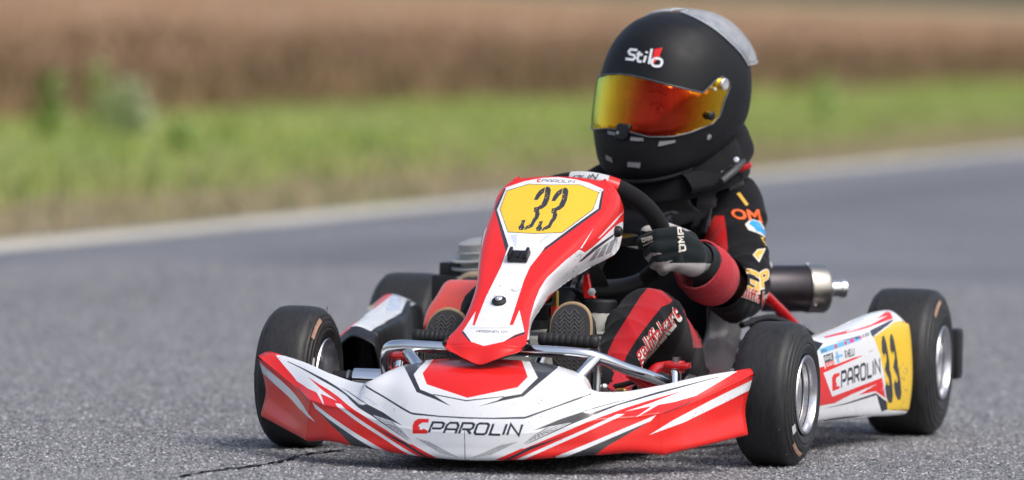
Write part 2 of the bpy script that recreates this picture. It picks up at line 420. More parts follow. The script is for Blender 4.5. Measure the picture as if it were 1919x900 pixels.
def hatch(q, nu, nv, fill=.72):
    """small cells that fill a pixel quad"""
    q = [np.asarray(p, float) for p in q]; o = []
    B = lambda u, v: q[0] * (1 - u) * (1 - v) + q[1] * u * (1 - v) + q[2] * u * v + q[3] * (1 - u) * v
    for i in range(nu):
        for j in range(nv):
            a, b = i / nu, (i + fill) / nu; c, d = j / nv, (j + fill) / nv
            o.append([B(a, c), B(b, c), B(b, d), B(a, d)])
    return o
def claw(x0, y0, x1, y1, sl=0.):
    """the open C-shaped emblem before the maker's name"""
    P = [(0, 0), (0, .55), (.12, .85), (.35, 1), (1, 1), (.96, .74), (.62, .74), (.42, .62), (.36, .5), (.46, .42), (.42, .3), (.56, .26), (.62, .34), (.78, .3), (.92, .2), (.9, 0)]
    return [(x0 + (x1 - x0) * a, y1 + (y0 - y1) * b + sl * a) for a, b in P]
# ================================================================== the setting
def nodes(name):
    m = bpy.data.materials.new(name); m.use_nodes = True; return m, m.node_tree.nodes, m.node_tree.links, m.node_tree.nodes['Principled BSDF']
def ramp(N, stops):
    r = N.new('ShaderNodeValToRGB'); e = r.color_ramp.elements
    while len(e) < len(stops): e.new(.5)
    for k, (p, c) in enumerate(stops): e[k].position = p; e[k].color = (*c, 1)
    return r
# asphalt: pale and dark stones in a grey binder, patches of wear
asph, N, L, b = nodes('asphalt')
tc = N.new('ShaderNodeTexCoord')
vo = N.new('ShaderNodeTexVoronoi'); vo.inputs['Scale'].default_value = 125; vo.inputs['Randomness'].default_value = 1; L.new(tc.outputs['Object'], vo.inputs['Vector'])
vr = ramp(N, [(0, (.075, .077, .088)), (.32, (.132, .136, .154)), (.62, (.20, .205, .228)), (.86, (.275, .28, .305)), (1, (.41, .41, .42))]); L.new(vo.outputs['Color'], vr.inputs[0])
fine = N.new('ShaderNodeTexNoise'); fine.inputs['Scale'].default_value = 240; fine.inputs['Detail'].default_value = 4; L.new(tc.outputs['Object'], fine.inputs['Vector'])
big = N.new('ShaderNodeTexNoise'); big.inputs['Scale'].default_value = .9; big.inputs['Detail'].default_value = 6; big.inputs['Roughness'].default_value = .6; L.new(tc.outputs['Object'], big.inputs['Vector'])
br = N.new('ShaderNodeMapRange'); br.inputs[1].default_value = .3; br.inputs[2].default_value = .7; br.inputs[3].default_value = .82; br.inputs[4].default_value = 1.14; L.new(big.outputs['Fac'], br.inputs[0])
fr = N.new('ShaderNodeMapRange'); fr.inputs[1].default_value = .3; fr.inputs[2].default_value = .7; fr.inputs[3].default_value = .7; fr.inputs[4].default_value = 1.25; L.new(fine.outputs['Fac'], fr.inputs[0])
sx = N.new('ShaderNodeSeparateXYZ'); L.new(tc.outputs['Object'], sx.inputs[0])
wob = N.new('ShaderNodeTexNoise'); wob.inputs['Scale'].default_value = .25; wob.inputs['Detail'].default_value = 4; L.new(tc.outputs['Object'], wob.inputs['Vector'])
yw = N.new('ShaderNodeMath'); yw.operation = 'MULTIPLY_ADD'; yw.inputs[1].default_value = 1.0; L.new(wob.outputs['Fac'], yw.inputs[0]); L.new(sx.outputs['Y'], yw.inputs[2])
rub = ramp(N, [(0, (1, 1, 1)), (.30, (1, 1, 1)), (.40, (.74, .74, .74)), (.50, (.9, .9, .9)), (.62, (1.0, 1.0, 1.0)), (1, (.95, .95, .95))])       # rubber laid down by the tyres along the far lane
yr = N.new('ShaderNodeMapRange'); yr.inputs[1].default_value = -4.0; yr.inputs[2].default_value = .5; L.new(yw.outputs[0], yr.inputs[0]); L.new(yr.outputs[0], rub.inputs[0])
m0 = N.new('ShaderNodeMath'); m0.operation = 'MULTIPLY'; L.new(br.outputs[0], m0.inputs[0]); L.new(rub.outputs[0], m0.inputs[1])
mm = N.new('ShaderNodeMath'); mm.operation = 'MULTIPLY'; L.new(m0.outputs[0], mm.inputs[0]); L.new(fr.outputs[0], mm.inputs[1])
hsv = N.new('ShaderNodeHueSaturation'); L.new(vr.outputs[0], hsv.inputs['Color']); L.new(mm.outputs[0], hsv.inputs['Value'])
L.new(hsv.outputs[0], b.inputs['Base Color']); b.inputs['Roughness'].default_value = .78
bp = N.new('ShaderNodeBump'); bp.inputs['Strength'].default_value = .75; bp.inputs['Distance'].default_value = .004
ad = N.new('ShaderNodeMath'); ad.operation = 'SUBTRACT'; L.new(fine.outputs['Fac'], ad.inputs[0]); L.new(vo.outputs['Distance'], ad.inputs[1]); L.new(ad.outputs[0], bp.inputs['Height']); L.new(bp.outputs[0], b.inputs['Normal'])
# the far edge of the track is straight and parallel to the kart's way; beyond it the verge
EY = -4.03
def sheet(name, xs, ys, zf, m, parent=None):
    V = [(x, y, zf(x, y)) for y in ys for x in xs]
    me = bpy.data.meshes.new(name); me.from_pydata(V, [], [q[::-1] if ys[1] < ys[0] else q for q in grid_faces(len(xs), len(ys))]); me.materials.append(m)
    return link(name, me, parent)
# the open land: one sheet to the horizon, gently rising beyond the verge
land, N, L, b = nodes('open_land')
tc = N.new('ShaderNodeTexCoord'); n1 = N.new('ShaderNodeTexNoise'); n1.inputs['Scale'].default_value = .35; n1.inputs['Detail'].default_value = 8; L.new(tc.outputs['Object'], n1.inputs['Vector'])
at_ = N.new('ShaderNodeAttribute'); at_.attribute_name = 'away'
nm = N.new('ShaderNodeMath'); nm.operation = 'MULTIPLY_ADD'; nm.inputs[1].default_value = .10; L.new(n1.outputs['Fac'], nm.inputs[0]); L.new(at_.outputs['Fac'], nm.inputs[2])
rp = ramp(N, [(.045, (.21, .17, .105)), (.06, (.18, .155, .08)), (.075, (.2, .23, .07)), (.12, (.22, .27, .06)), (.14, (.13, .105, .045)), (.17, (.14, .09, .045)), (.30, (.31, .195, .12)), (.6, (.37, .24, .15)), (.85, (.33, .26, .13)), (1, (.30, .26, .13))]); L.new(nm.outputs[0], rp.inputs[0])
n2 = N.new('ShaderNodeTexNoise'); n2.inputs['Scale'].default_value = 2.2; n2.inputs['Detail'].default_value = 9; L.new(tc.outputs['Object'], n2.inputs['Vector'])
hv = N.new('ShaderNodeHueSaturation'); L.new(rp.outputs[0], hv.inputs['Color']); m3 = N.new('ShaderNodeMapRange'); m3.inputs[1].default_value = .3; m3.inputs[2].default_value = .7; m3.inputs[3].default_value = .65; m3.inputs[4].default_value = 1.35; L.new(n2.outputs['Fac'], m3.inputs[0]); L.new(m3.outputs[0], hv.inputs['Value'])
L.new(hv.outputs[0], b.inputs['Base Color']); b.inputs['Roughness'].default_value = .95
def rise(s): return np.where(s < 12, 0, .019 * np.clip(s - 12, 0, 140) + .0015 * np.clip(s - 152, 0, None))
gx = list(np.linspace(-60, 20, 60)); gx = [-4000, -1500, -600, -300, -180, -120, -85] + gx + [40, 90, 200, 600, 1500, 4000]
gs = [-4000, -800, -200, -60, -20, -6, -1, -.2, 0, .3, .8, 1.5, 2.5, 4, 5.5, 7, 8.5, 10, 12, 15, 19, 24, 30, 38, 48, 60, 77, 110, 152, 200, 500, 1500, 4000]
g = sheet('ground', gx, [EY - s for s in gs], lambda x, y: -.02 if y > EY else float(-.006 + .03 * min(1, (EY - y) / 2.5) + rise(np.array(EY - y))) + (random.uniform(-.02, .03) if 2 < EY - y < 60 else 0), land)
g['kind'] = 'structure'
a_ = g.data.attributes.new('away', 'FLOAT', 'POINT'); a_.data.foreach_set('value', [max(0, EY - v.co.y) / 90 for v in g.data.vertices])
road = sheet('road', [-3000, -300, -60, 0, 60, 300, 3000], [EY + 40, EY + 14, EY], lambda x, y: 0., asph); road['kind'] = 'structure'
line_m = mat('track_line_paint', (.58, .54, .45), .7, var=.25, vscale=6, bump=.5, bscale=150, dirt=.55, bdist=.003)
rx = list(np.arange(-120, 40, .8)); rg = {(round(x, 2), k): random.uniform(-.025, .025) for x in rx for k in (0, 1)}
V = [(x, EY + .30 + rg[(round(x, 2), 0)], .004) for x in rx] + [(x, EY + .07 + rg[(round(x, 2), 1)], .004) for x in rx]
me = bpy.data.meshes.new('edge_line'); me.from_pydata(V, [], [(i, i + len(rx), i + len(rx) + 1, i + 1) for i in range(len(rx) - 1)]); me.materials.append(line_m)
el = link('edge_line', me, road); 
# stones that stand out of the worn surface near the kart, too many and too small to count
n = 250000; X = 1.9 - 9.5 * np.random.rand(n * 3) ** 1.7; Y = np.random.uniform(-3.4, 1.6, n * 3)
dep = (X - CAM[0]) * cF[0] + (Y - CAM[1]) * cF[1]; lat = (X - CAM[0]) * cR[0] + (Y - CAM[1]) * cR[1]
k = np.where(abs(lat) < dep * .088)[0][:n]; X, Y = X[k], Y[k]; n = len(k); rr = np.random.uniform(.0022, .0050, n); hh = np.random.uniform(.0006, .0030, n); a0 = np.random.rand(n) * 6.28
V = [np.stack([X + rr * np.cos(a0 + j * math.pi / 2) * np.random.uniform(.7, 1.3, n), Y + rr * np.sin(a0 + j * math.pi / 2), np.full(n, -.0005)], 1) for j in range(4)] + [np.stack([X + rr * .4 * np.random.uniform(-1, 1, n), Y + rr * .4 * np.random.uniform(-1, 1, n), hh], 1)]
V = np.stack(V, 1).reshape(-1, 3); fb = np.array([(0, 1, 4), (1, 2, 4), (2, 3, 4), (3, 0, 4)]); F = (fb[None] + 5 * np.arange(n)[:, None, None]).reshape(-1, 3)
me = bpy.data.meshes.new('aggregate'); me.vertices.add(len(V)); me.vertices.foreach_set('co', V.ravel()); me.loops.add(len(F) * 3); me.loops.foreach_set('vertex_index', F.ravel().astype(np.int32)); me.polygons.add(len(F)); me.polygons.foreach_set('loop_start', np.arange(0, len(F) * 3, 3, dtype=np.int32)); me.update(calc_edges=True)
tone = np.random.choice([.05, .1, .16, .22, .3, .42], n, p=[.12, .2, .25, .22, .14, .07]) * np.random.uniform(1.0, 1.4, n)
at2 = me.attributes.new('tone', 'FLOAT', 'POINT'); at2.data.foreach_set('value', np.repeat(tone, 5).astype(np.float32))
stm, N, L, b = nodes('aggregate_stone'); av = N.new('ShaderNodeAttribute'); av.attribute_name = 'tone'; cb = N.new('ShaderNodeCombineColor')
for i_, f_ in enumerate((1.0, .99, 1.0)):
    mu = N.new('ShaderNodeMath'); mu.operation = 'MULTIPLY'; mu.inputs[1].default_value = f_; L.new(av.outputs['Fac'], mu.inputs[0]); L.new(mu.outputs[0], cb.inputs[i_])
L.new(cb.outputs[0], b.inputs['Base Color']); b.inputs['Roughness'].default_value = .6
me.materials.append(stm); ag = bpy.data.objects.new('aggregate', me); COL.objects.link(ag); ag.parent = road; ag['kind'] = 'stuff'
# an old crack filled with tar that runs from the kart towards the near side
cp = [at(x, y, Z=.0)[:2] for x, y in ((330, 897), (392, 885), (450, 878), (520, 868), (575, 853), (640, 846))]; cq = crom(cp, 60); V = []
for k, p in enumerate(cq):
    w_ = .012 + .012 * abs(math.sin(k * .9)) * random.random() + .006 * random.random(); V += [(p[0] - w_, p[1] + random.uniform(-.01, .01), .0026), (p[0] + w_, p[1] + random.uniform(-.01, .01), .0026)]
me = bpy.data.meshes.new('tar_crack'); me.from_pydata(V, [], [(2 * i, 2 * i + 1, 2 * i + 3, 2 * i + 2) for i in range(59)]); me.materials.append(mat('tar', (.03, .03, .032), .6, bump=.6, bscale=200)); link('tar_crack', me, road)
# low growth as blades: dry grass at the edge, green verge, brown heath behind
def blades(name, n, s0, s1, hmin, hmax, wmin, wmax, stops, label, cat, power=1.0, clump=0.):
    """upright pointed blades scattered between two distances from the track edge"""
    m4 = n * 14; s_ = s0 + (s1 - s0) * np.random.rand(m4) ** power; X = np.random.uniform(-330, -4, m4); X = np.where(np.random.rand(m4) < .75, np.random.uniform(-90, 3, m4), X)
    Y = EY - s_; dep = (X - CAM[0]) * cF[0] + (Y - CAM[1]) * cF[1]; lat = (X - CAM[0]) * cR[0] + (Y - CAM[1]) * cR[1]
    k = np.where((dep > 12) & (abs(lat) < dep * .16 + 4))[0][:n]; X, Y, s_ = X[k], Y[k], s_[k]; n = len(k)
    cl = np.clip(np.sin(X * .9 + 1.3 * np.sin(Y * .7)) * np.sin(Y * 1.3 + 2 * np.sin(X * .37)), 0, 1)
    h = np.random.uniform(hmin, hmax, n) * (.7 + clump * cl); z = .0 + rise(s_); wd = np.random.uniform(wmin, wmax, n); a = np.random.rand(n) * math.pi
    dx, dy = np.cos(a) * wd, np.sin(a) * wd; lx, ly = np.random.randn(n) * .25 * h, np.random.randn(n) * .25 * h
    V = np.stack([np.stack(c, 1) for c in ((X - dx, Y - dy, z), (X + dx, Y + dy, z), (X + dx * .7 + lx * .4, Y + dy * .7 + ly * .4, z + h * .55), (X - dx * .7 + lx * .4, Y - dy * .7 + ly * .4, z + h * .55), (X + lx, Y + ly, z + h))], 1).reshape(-1, 3).tolist()
    F = [q for b0 in range(0, 5 * n, 5) for q in ((b0, b0 + 1, b0 + 2, b0 + 3), (b0 + 3, b0 + 2, b0 + 4))]
    m, N, L, b = nodes(name + '_blades'); tc = N.new('ShaderNodeTexCoord'); n1 = N.new('ShaderNodeTexNoise'); n1.inputs['Scale'].default_value = .55; n1.inputs['Detail'].default_value = 7; n1.inputs['Roughness'].default_value = .65
    L.new(tc.outputs['Object'], n1.inputs['Vector']); r = ramp(N, stops); L.new(n1.outputs['Fac'], r.inputs[0]); L.new(r.outputs[0], b.inputs['Base Color']); b.inputs['Roughness'].default_value = .8
    me = bpy.data.meshes.new(name); me.from_pydata(V, [], F); me.materials.append(m); o = link(name, me, None, False)
    return tag(o, label, cat, kind='stuff')
blades('dry_grass', 46000, .02, 2.3, .03, .11, .003, .008, [(.3, (.29, .23, .13)), (.5, (.38, .31, .19)), (.62, (.25, .23, .09)), (.72, (.36, .29, .18))], 'dry straw coloured grass along the white track line', 'grass')
blades('verge_grass', 80000, .9, 8.6, .04, .13, .007, .016, [(.26, (.14, .25, .04)), (.42, (.23, .32, .06)), (.56, (.32, .36, .10)), (.70, (.37, .32, .15))], 'green grass verge between the track and the brown heath', 'grass', clump=.6)
blades('heath', 60000, 6.2, 21, .10, .36, .02, .05, [(.28, (.105, .075, .035)), (.42, (.17, .11, .052)), (.56, (.23, .145, .075)), (.68, (.27, .175, .095)), (.8, (.19, .16, .06))], 'dark brown heath just behind the green verge', 'heath', power=1.2, clump=.7)
blades('far_heath', 55000, 12, 130, .12, .36, .03, .07, [(.28, (.22, .16, .08)), (.42, (.34, .215, .13)), (.58, (.44, .28, .175)), (.72, (.40, .28, .17)), (.82, (.30, .26, .12))], 'pale pinkish heath on the rising ground far behind', 'heath', power=1.5, clump=.5)
# single tall weeds that stand out of the verge
def weed(px, py, h, wd, leafs, mcol, label):
    b0 = at(px, py, Z=.02); o = empty('weed'); o.location = b0
    tag(o, label, 'weed', 'tall weeds in the verge')
    mm = mat('weed_leaf_' + mcol[0], mcol[1], .7, var=.35, vscale=9); 
    st = tube('stem', [(0, 0, -.03), (.01, .01, h * .5), (.0, .02, h * .95)], [.008, .006, .003], mm, o, seg=6)
    V, F = [], []
    for k in range(leafs):
        z = h * random.uniform(.08, 1); a = random.uniform(0, 6.28); ln = wd * random.uniform(.5, 1) * (1.15 - z / h * .7); wl = ln * .16; dz = random.uniform(-.1, .6) * ln
        c, s = math.cos(a), math.sin(a); b_ = len(V)
        V += [(0, 0, z), (c * ln * .5 - s * wl, s * ln * .5 + c * wl, z + dz * .7), (c * ln, s * ln, z + dz), (c * ln * .5 + s * wl, s * ln * .5 - c * wl, z + dz * .7 - .01)]
        F.append((b_, b_ + 1, b_ + 2, b_ + 3))
    me = bpy.data.meshes.new('leaves'); me.from_pydata(V, [], F); me.materials.append(mm); lo = link('leaves', me, o, False); lo['kind'] = 'stuff'
weed(95, 275, .38, .22, 90, ('green', (.26, .40, .10)), 'bright green weed at the end of the verge, apart from the silvery one')
weed(182, 255, .40, .20, 80, ('pale', (.42, .50, .20)), 'tall pale green weed next to a silvery weed')
weed(235, 268, .34, .26, 110, ('silver', (.50, .57, .33)), 'silvery grey weed, bushiest in the verge')
weed(345, 288, .16, .18, 60, ('green', (.26, .40, .10)), 'low green weed in the middle of the verge')
weed(1545, 225, .34, .2, 70, ('mid', (.36, .50, .15)), 'mid green weed on the verge behind the exhaust')
weed(1370, 215, .26, .2, 60, ('mid', (.36, .50, .15)), 'mid green weed on the verge behind the helmet')
# ================================================================== the kart
kart = tag(empty('go_kart'), 'red and white racing kart number 33 driving on the grey track', 'kart')
fA = Z(860, 700, 5.293); fB = Z(1100, 690, 5.294); fC = Z(690, 660, 4.463); fD = Z(890, 320, 4.5); fE = Z(840, 500, 4.5); fG = Z(1510, 570, 3.914)
# ---------------- front fairing: half stations from the centre to the tip, rows from the tucked bottom edge to the rear of the hood
half = [
 [(.440, 0, .022), (.473, 0, .024), (.478, 0, .045), (.480, 0, .070), (.475, 0, .097), (.455, 0, .140), (.41, 0, .172), (.335, 0, .190)],
 [(.430, .1, .026), (.462, .1, .028), (.466, .1, .047), (.467, .1, .072), (.460, .1, .100), (.440, .1, .141), (.40, .097, .171), (.33, .09, .186)],
 [(.405, .16, .031), (.441, .162, .033), (.443, .162, .053), (.442, .162, .082), (.428, .158, .118), (.41, .152, .148), (.375, .148, .168), (.325, .142, .176)],
 [(.39, .198, .035), (.425, .203, .037), (.427, .203, .058), (.424, .203, .092), (.402, .197, .138), (.392, .186, .151), (.365, .18, .158), (.325, .176, .16)],
 [(.38, .218, .036), (.415, .223, .038), (.417, .223, .062), (.412, .222, .098), (.372, .214, .138), (.362, .209, .139), (.352, .205, .128), (.35, .203, .11)],
 [(.345, .262, .038), (.382, .270, .042), (.386, .270, .066), (.382, .268, .102), (.328, .250, .139), (.316, .245, .139), (.307, .24, .126), (.305, .238, .11)],
 [(.30, .306, .036), (.335, .316, .036), (.340, .314, .064), (.344, .309, .108), (.286, .300, .149), (.274, .295, .149), (.265, .29, .138), (.263, .288, .12)],
 [(.23, .36, .052), (.258, .372, .050), (.259, .366, .078), (.262, .359, .128), (.226, .358, .164), (.214, .352, .164), (.206, .348, .154), (.205, .346, .138)],
 [(.158, .417, .07), (.178, .428, .066), (.176, .422, .110), (.174, .435, .171), (.160, .427, .178), (.150, .420, .178), (.146, .416, .17), (.146, .414, .16)]]
half = [np.array(c) for c in half]
half = [np.array([c[0], c[1], c[2], c[3] + .16 * (c[2] - c[3]), c[3], c[3] + .14 * (c[4] - c[3]), c[4], c[5], c[6], c[7]]) for c in half]
half = half[:6] + [half[6] + .14 * (half[5] - half[6]), half[6], half[6] + .14 * (half[7] - half[6])] + half[7:]      # tight folds along the crease and the bend
cols = [[(x, -y * (1 + .065 * (abs(y) / .43) ** 3), z) for x, y, z in c] for c in half[:0:-1]] + [[tuple(p) for p in c] for c in half]
fair = Surf(np.array(cols).transpose(1, 0, 2))
fp = [
 (red, fA(360, 858, 620, 745, 650, 745, 1130, 545) + fB(0, 535, 380, 395, 620, 320, 960, 222, 640, 345, 375, 432, 480, 410, 610, 382, 870, 335, 1080, 275, 1490, 32), 1, 'px', [(.975, 1), (1, 1), (1, 0), (.545, 0)]),
 (white, fA(565, 856) + fB(0, 597, 300, 458, 375, 455, 330, 480, 0, 632) + fA(640, 856), 1),
 (navy, fA(445, 858, 700, 730, 1130, 590, 720, 755, 500, 858), 1),
 (white, fA(930, 838) + fB(0, 752, 690, 463, 630, 528, 0, 797) + fA(1040, 840), 1),
 (graph, fA(1040, 836) + fB(0, 797, 620, 530, 210, 770, 75, 866) + fA(1300, 880, 1040, 880), 1),
 (white, fB(615, 665, 850, 520, 1200, 335, 1515, 175, 1478, 296, 1300, 375, 960, 540), 1, 'edge'),
 (white, fB(485, 488, 640, 380, 600, 380, 715, 362, 520, 472), 1),
 (navy, fB(750, 450, 1000, 345, 1060, 318, 1010, 352, 770, 449), 1), (navy, fB(1390, 172, 1550, 80, 1555, 95, 1400, 178), 1, 'edge'),
 (graph, fA(735, 567, 1000, 455, 1225, 382, 1270, 397, 1340, 394) + fB(0, 447, 60, 440, 260, 370, 700, 236, 1310, 84, 1310, 90, 700, 258, 300, 372, 0, 497) + fA(1150, 490, 650, 713, 690, 688, 1120, 487, 900, 528), 1),
 (navy, fA(1225, 384) + fB(0, 412, 300, 331, 480, 295, 300, 338, 0, 423), 1),
 (navy, fA(0, 432, 330, 440, 640, 431, 665, 427, 1325, 190, 1325, 206, 690, 438, 640, 451, 330, 453, 0, 446), 1),
 (red, fC(560, 40, 455, 178, 490, 270, 830, 383, 1250, 295, 1335, 208, 1285, 70, 1270, 20, 600, 10)),
 (graph, fC(285, 92, 405, 335, 560, 395, 695, 455, 545, 357, 435, 312, 380, 187, 430, 125, 515, 45, 500, 20, 270, 50)),
 (graph, fC(1585, 130, 1300, 370, 1130, 405, 915, 457, 1080, 405, 1135, 375, 1280, 350, 1418, 215, 1355, 85, 1350, 40, 1610, 70)),
 (navy, fC(545, 350, 820, 402, 1135, 369, 1135, 375, 820, 412, 545, 358)),
 (navy, fA(52, 560, 58, 560, 66, 870, 58, 870)),
 (red, claw(773, 785, 804, 813))]
fp += [(navy, fA(x, y, x + r1, y - r2, x + r1 * 1.6, y + r2)) for x, y, r1, r2 in ((782, 302, 14, 8), (812, 268, 12, 20), (835, 290, 8, 12), (862, 270, 7, 9), (720, 438, 8, 5), (800, 430, 14, 6), (690, 482, 6, 4), (1005, 660, 9, 6), (930, 820, 6, 10))]
fp += [(greyp, q, 1) for q in hatch(fA(640, 700, 1100, 492, 840, 545, 745, 610), 10, 3, .78)]
fp += [(greyp, q, 1) for q in hatch(fA(130, 836, 330, 806, 600, 672, 430, 706), 4, 9, .76)]
fp += [(palep, q, 1) for q in hatch(fA(1075, 388, 1180, 382, 1330, 288, 1220, 325), 1, 7, .7)]
fp += [(navy, q) for q in words('PAROLIN', [(807, 789.5), (979, 793.5), (974, 818.5), (800.5, 813)], .215, 1.0, .3, .12)]
fairing = printed('front_fairing', fair, fp, white, kart, 150, 46, asp=4, thick=.004, back=blackp)
# ---------------- steering column fairing that carries the front number
sp = [at(898, 684, X=.405), at(905, 651, X=.388), at(907, 640, X=.374), at(922, 603, X=.32), at(945, 542, X=.235), at(968, 495, X=.165), at(1000, 440, X=.08), at(1028, 395, X=.005), at(1042, 358, X=-.05), at(1050, 331, X=-.085)]
hp = [.046, .060, .061, .050, .050, .066, .088, .100, .098, .074]
ed = [(.366, .069, .210), at(989, 646, X=.366), at(989, 636, X=.335), at(1001, 598, X=.235), at(1046, 542, X=.115), at(1104, 503, X=.02), at(1156, 472, X=-.05), at(1168, 420, X=-.09), at(1165, 378, X=-.105), at(1132, 344, X=-.11)]
net = []
for k in range(10):
    c = np.array(sp[k]); e = np.array(ed[k]); yc = c[1]; he = e[1] - yc if k else .069
    if k < 3: he = max(he, .070)
    n = np.array([.55, 0, .83]) if k > 2 else np.array([.9, 0, .2])
    pe = c + np.array([0, hp[k], 0]) - n * (.006 if k > 2 else .012)
    if k == 0: pe[2] = .200
    pm = c + np.array([0, hp[k] * .55, 0]) - n * .0018
    if k == 0: pm[2] = .1915
    ee = np.array([e[0], yc + he, e[2]]); fm = (pe + ee) / 2 + n * (.008 if k > 2 else .002) + np.array([0, .006, 0])
    row = [c + 0, pm, pe, fm, ee]
    row = [np.array([p[0], 2 * yc - p[1], p[2]]) for p in row[:0:-1]] + row
    net.append(row)
net = [np.array(r) for r in net]; net = [net[0], net[1] + .15 * (net[0] - net[1]), net[1], net[1] + .4 * (net[2] - net[1])] + net[2:]      # a tight crease above the lip
panel_s = Surf(net)
pp = [
 (white, fD(265, 140, 420, 88, 560, 62, 700, 54, 850, 74, 960, 102, 1080, 155, 1085, 175, 1060, 320, 850, 470, 590, 645, 560, 690) + fE(690, 0, 640, 110, 515, 495, 548, 490, 600, 365, 642, 548, 565, 572, 465, 632, 300, 668, 180, 628, 122, 545, 232, 375, 205, 492, 222, 497, 320, 250, 445, 0) + fD(262, 690, 167, 316, 248, 152)),
 (graph, fD(248, 150, 165, 316, 262, 690, 284, 635, 186, 330, 264, 148)),
 (graph, fD(1088, 160, 1062, 328, 845, 484, 558, 695, 600, 640, 830, 468, 1040, 320, 1068, 178)),
 (navy, fD(453, 111, 620, 118, 882, 116, 1049, 183, 999, 328, 737, 525, 500, 533, 277, 520, 208, 325, 267, 168)),
 (yellow, fD(455, 115, 620, 122, 880, 120, 1045, 185, 995, 325, 735, 520, 500, 528, 280, 515, 213, 325, 270, 172)),
 (red, claw(1006, 335.5, 1014, 342)),
 (white, fD(100, 475, 55, 660, 60, 600, 75, 520)),
 (navy, fE(112, 553, 180, 632, 192, 630, 128, 543)), (navy, fE(468, 632, 560, 580, 645, 548, 648, 565, 570, 594)),
 (white, fD(1000, 488, 888, 655, 903, 655), 1), (white, fD(1262, 335, 1180, 440, 1060, 562, 1038, 572, 1220, 375), 1),
 (white, fD(880, 665, 760, 760, 610, 900) + fE(820, 110, 770, 190, 730, 290, 690, 430, 664, 640, 720, 660, 760, 400, 840, 250, 1010, 130, 1180, 20) + fD(1210, 690, 1262, 450, 1240, 430, 1180, 470, 1000, 640, 930, 690), 1),
 (graph, fD(1190, 520, 1160, 560, 905, 762, 870, 775, 1000, 650), 1)]
pp += [(greyp, q, 1) for q in hatch(fD(1190, 570, 1150, 690, 940, 780, 1010, 680), 6, 3, .8)]
pp += [(palep, q) for q in hatch(fD(300, 545, 375, 535, 350, 660, 335, 640), 1, 7, .75) + hatch(fD(600, 540, 670, 535, 545, 625, 540, 600), 1, 7, .75)]
for dx, dy in ((0, 0), (148, 9)):
    D3 = lambda *p: fD(*[v + (dx if i % 2 == 0 else dy) for i, v in enumerate(p)])
    pp += [(graph, D3(497, 247, 515, 205, 545, 165, 593, 138, 582, 185, 560, 205, 528, 248)),
           (graph, D3(598, 140, 612, 132, 632, 142, 641, 165, 634, 205, 628, 240, 605, 292, 570, 320, 545, 328, 540, 342, 548, 365, 535, 400, 510, 430, 488, 472, 450, 490, 412, 502, 430, 470, 470, 448, 490, 405, 505, 385, 510, 352, 496, 348, 500, 310, 530, 305, 560, 285, 580, 240, 590, 200, 590, 170)),
           (graph, D3(395, 418, 428, 415, 412, 455, 420, 480, 400, 502, 372, 500, 366, 475, 385, 455))]
    for gx, gy in ((600, 190), (612, 212), (596, 228), (560, 285), (520, 318), (512, 335), (500, 395), (455, 468), (440, 488), (385, 488), (398, 440), (560, 175)):
        r_ = random.uniform(3, 5.5); pp.append((yellow, D3(gx - r_, gy, gx, gy + r_, gx + r_, gy + 1, gx + 1, gy - r_)))
pp += [(navy, q) for q in words('PAROLIN', [tuple(fD(567, 72)[0]), tuple(fD(842, 80)[0]), tuple(fD(836, 104)[0]), tuple(fD(556, 97)[0])], .2, 1.0, .32, .12)]
pp += [(navy, q) for q in words('HASSINEN OY', [tuple(fE(240, 532)[0]), tuple(fE(502, 541)[0]), tuple(fE(498, 561)[0]), tuple(fE(232, 553)[0])], .22, 1.1, .34, .1)]
pp += [(greyl, q) for q in words('KATAMAKSUTARRA', [tuple(fE(190, 512)[0]), tuple(fE(520, 510)[0]), tuple(fE(520, 521)[0]), tuple(fE(190, 523)[0])], .2, .75, .7)]
panel = printed('number_fairing', panel_s, pp, red, kart, 70, 90, asp=.6, thick=.0035, back=blackp)
def onsurf(sf, x, y):
    q = sf.uv([(x, y)]); return sf.S(q[:, 0], q[:, 1])[0], sf.N(q[:, 0], q[:, 1])[0]
p, n = onsurf(panel_s, 973, 484)
mr = Matrix.Rotation(-math.atan2(n[0], n[2]) * -1, 3, 'Y')
mnt = box('camera_mount', p + n * .004, (.032, .036, .006), blackp, panel, .002, mr)
for s in (-1, 1): box('mount_clip', np.array(p) + n * .010 + np.array([0, s * .015, 0]), (.026, .006, .012), blackp, mnt, .002, mr)
box('mount_slot', np.array(p) + n * .0085, (.02, .004, .004), blackp, mnt, .001, mr)
p, n = onsurf(panel_s, 935.5, 566); lathe('fixing_washer', [(-.001, .0125), (.004, .0125), (.006, .009), (.0062, 0)], p, n, grip, panel, 28)
lathe('fixing_bolt', [(.005, .0065), (.009, .0065), (.010, .005), (.0102, .003), (.0085, .0025), (.0085, 0)], p, n, alu, panel, 20)
p, n = onsurf(panel_s, 1154, 434); lathe('side_fixing', [(-.001, .010), (.006, .010), (.011, .007), (.012, 0)], p + np.array([0, .0, 0]), n, blackp, panel, 24)
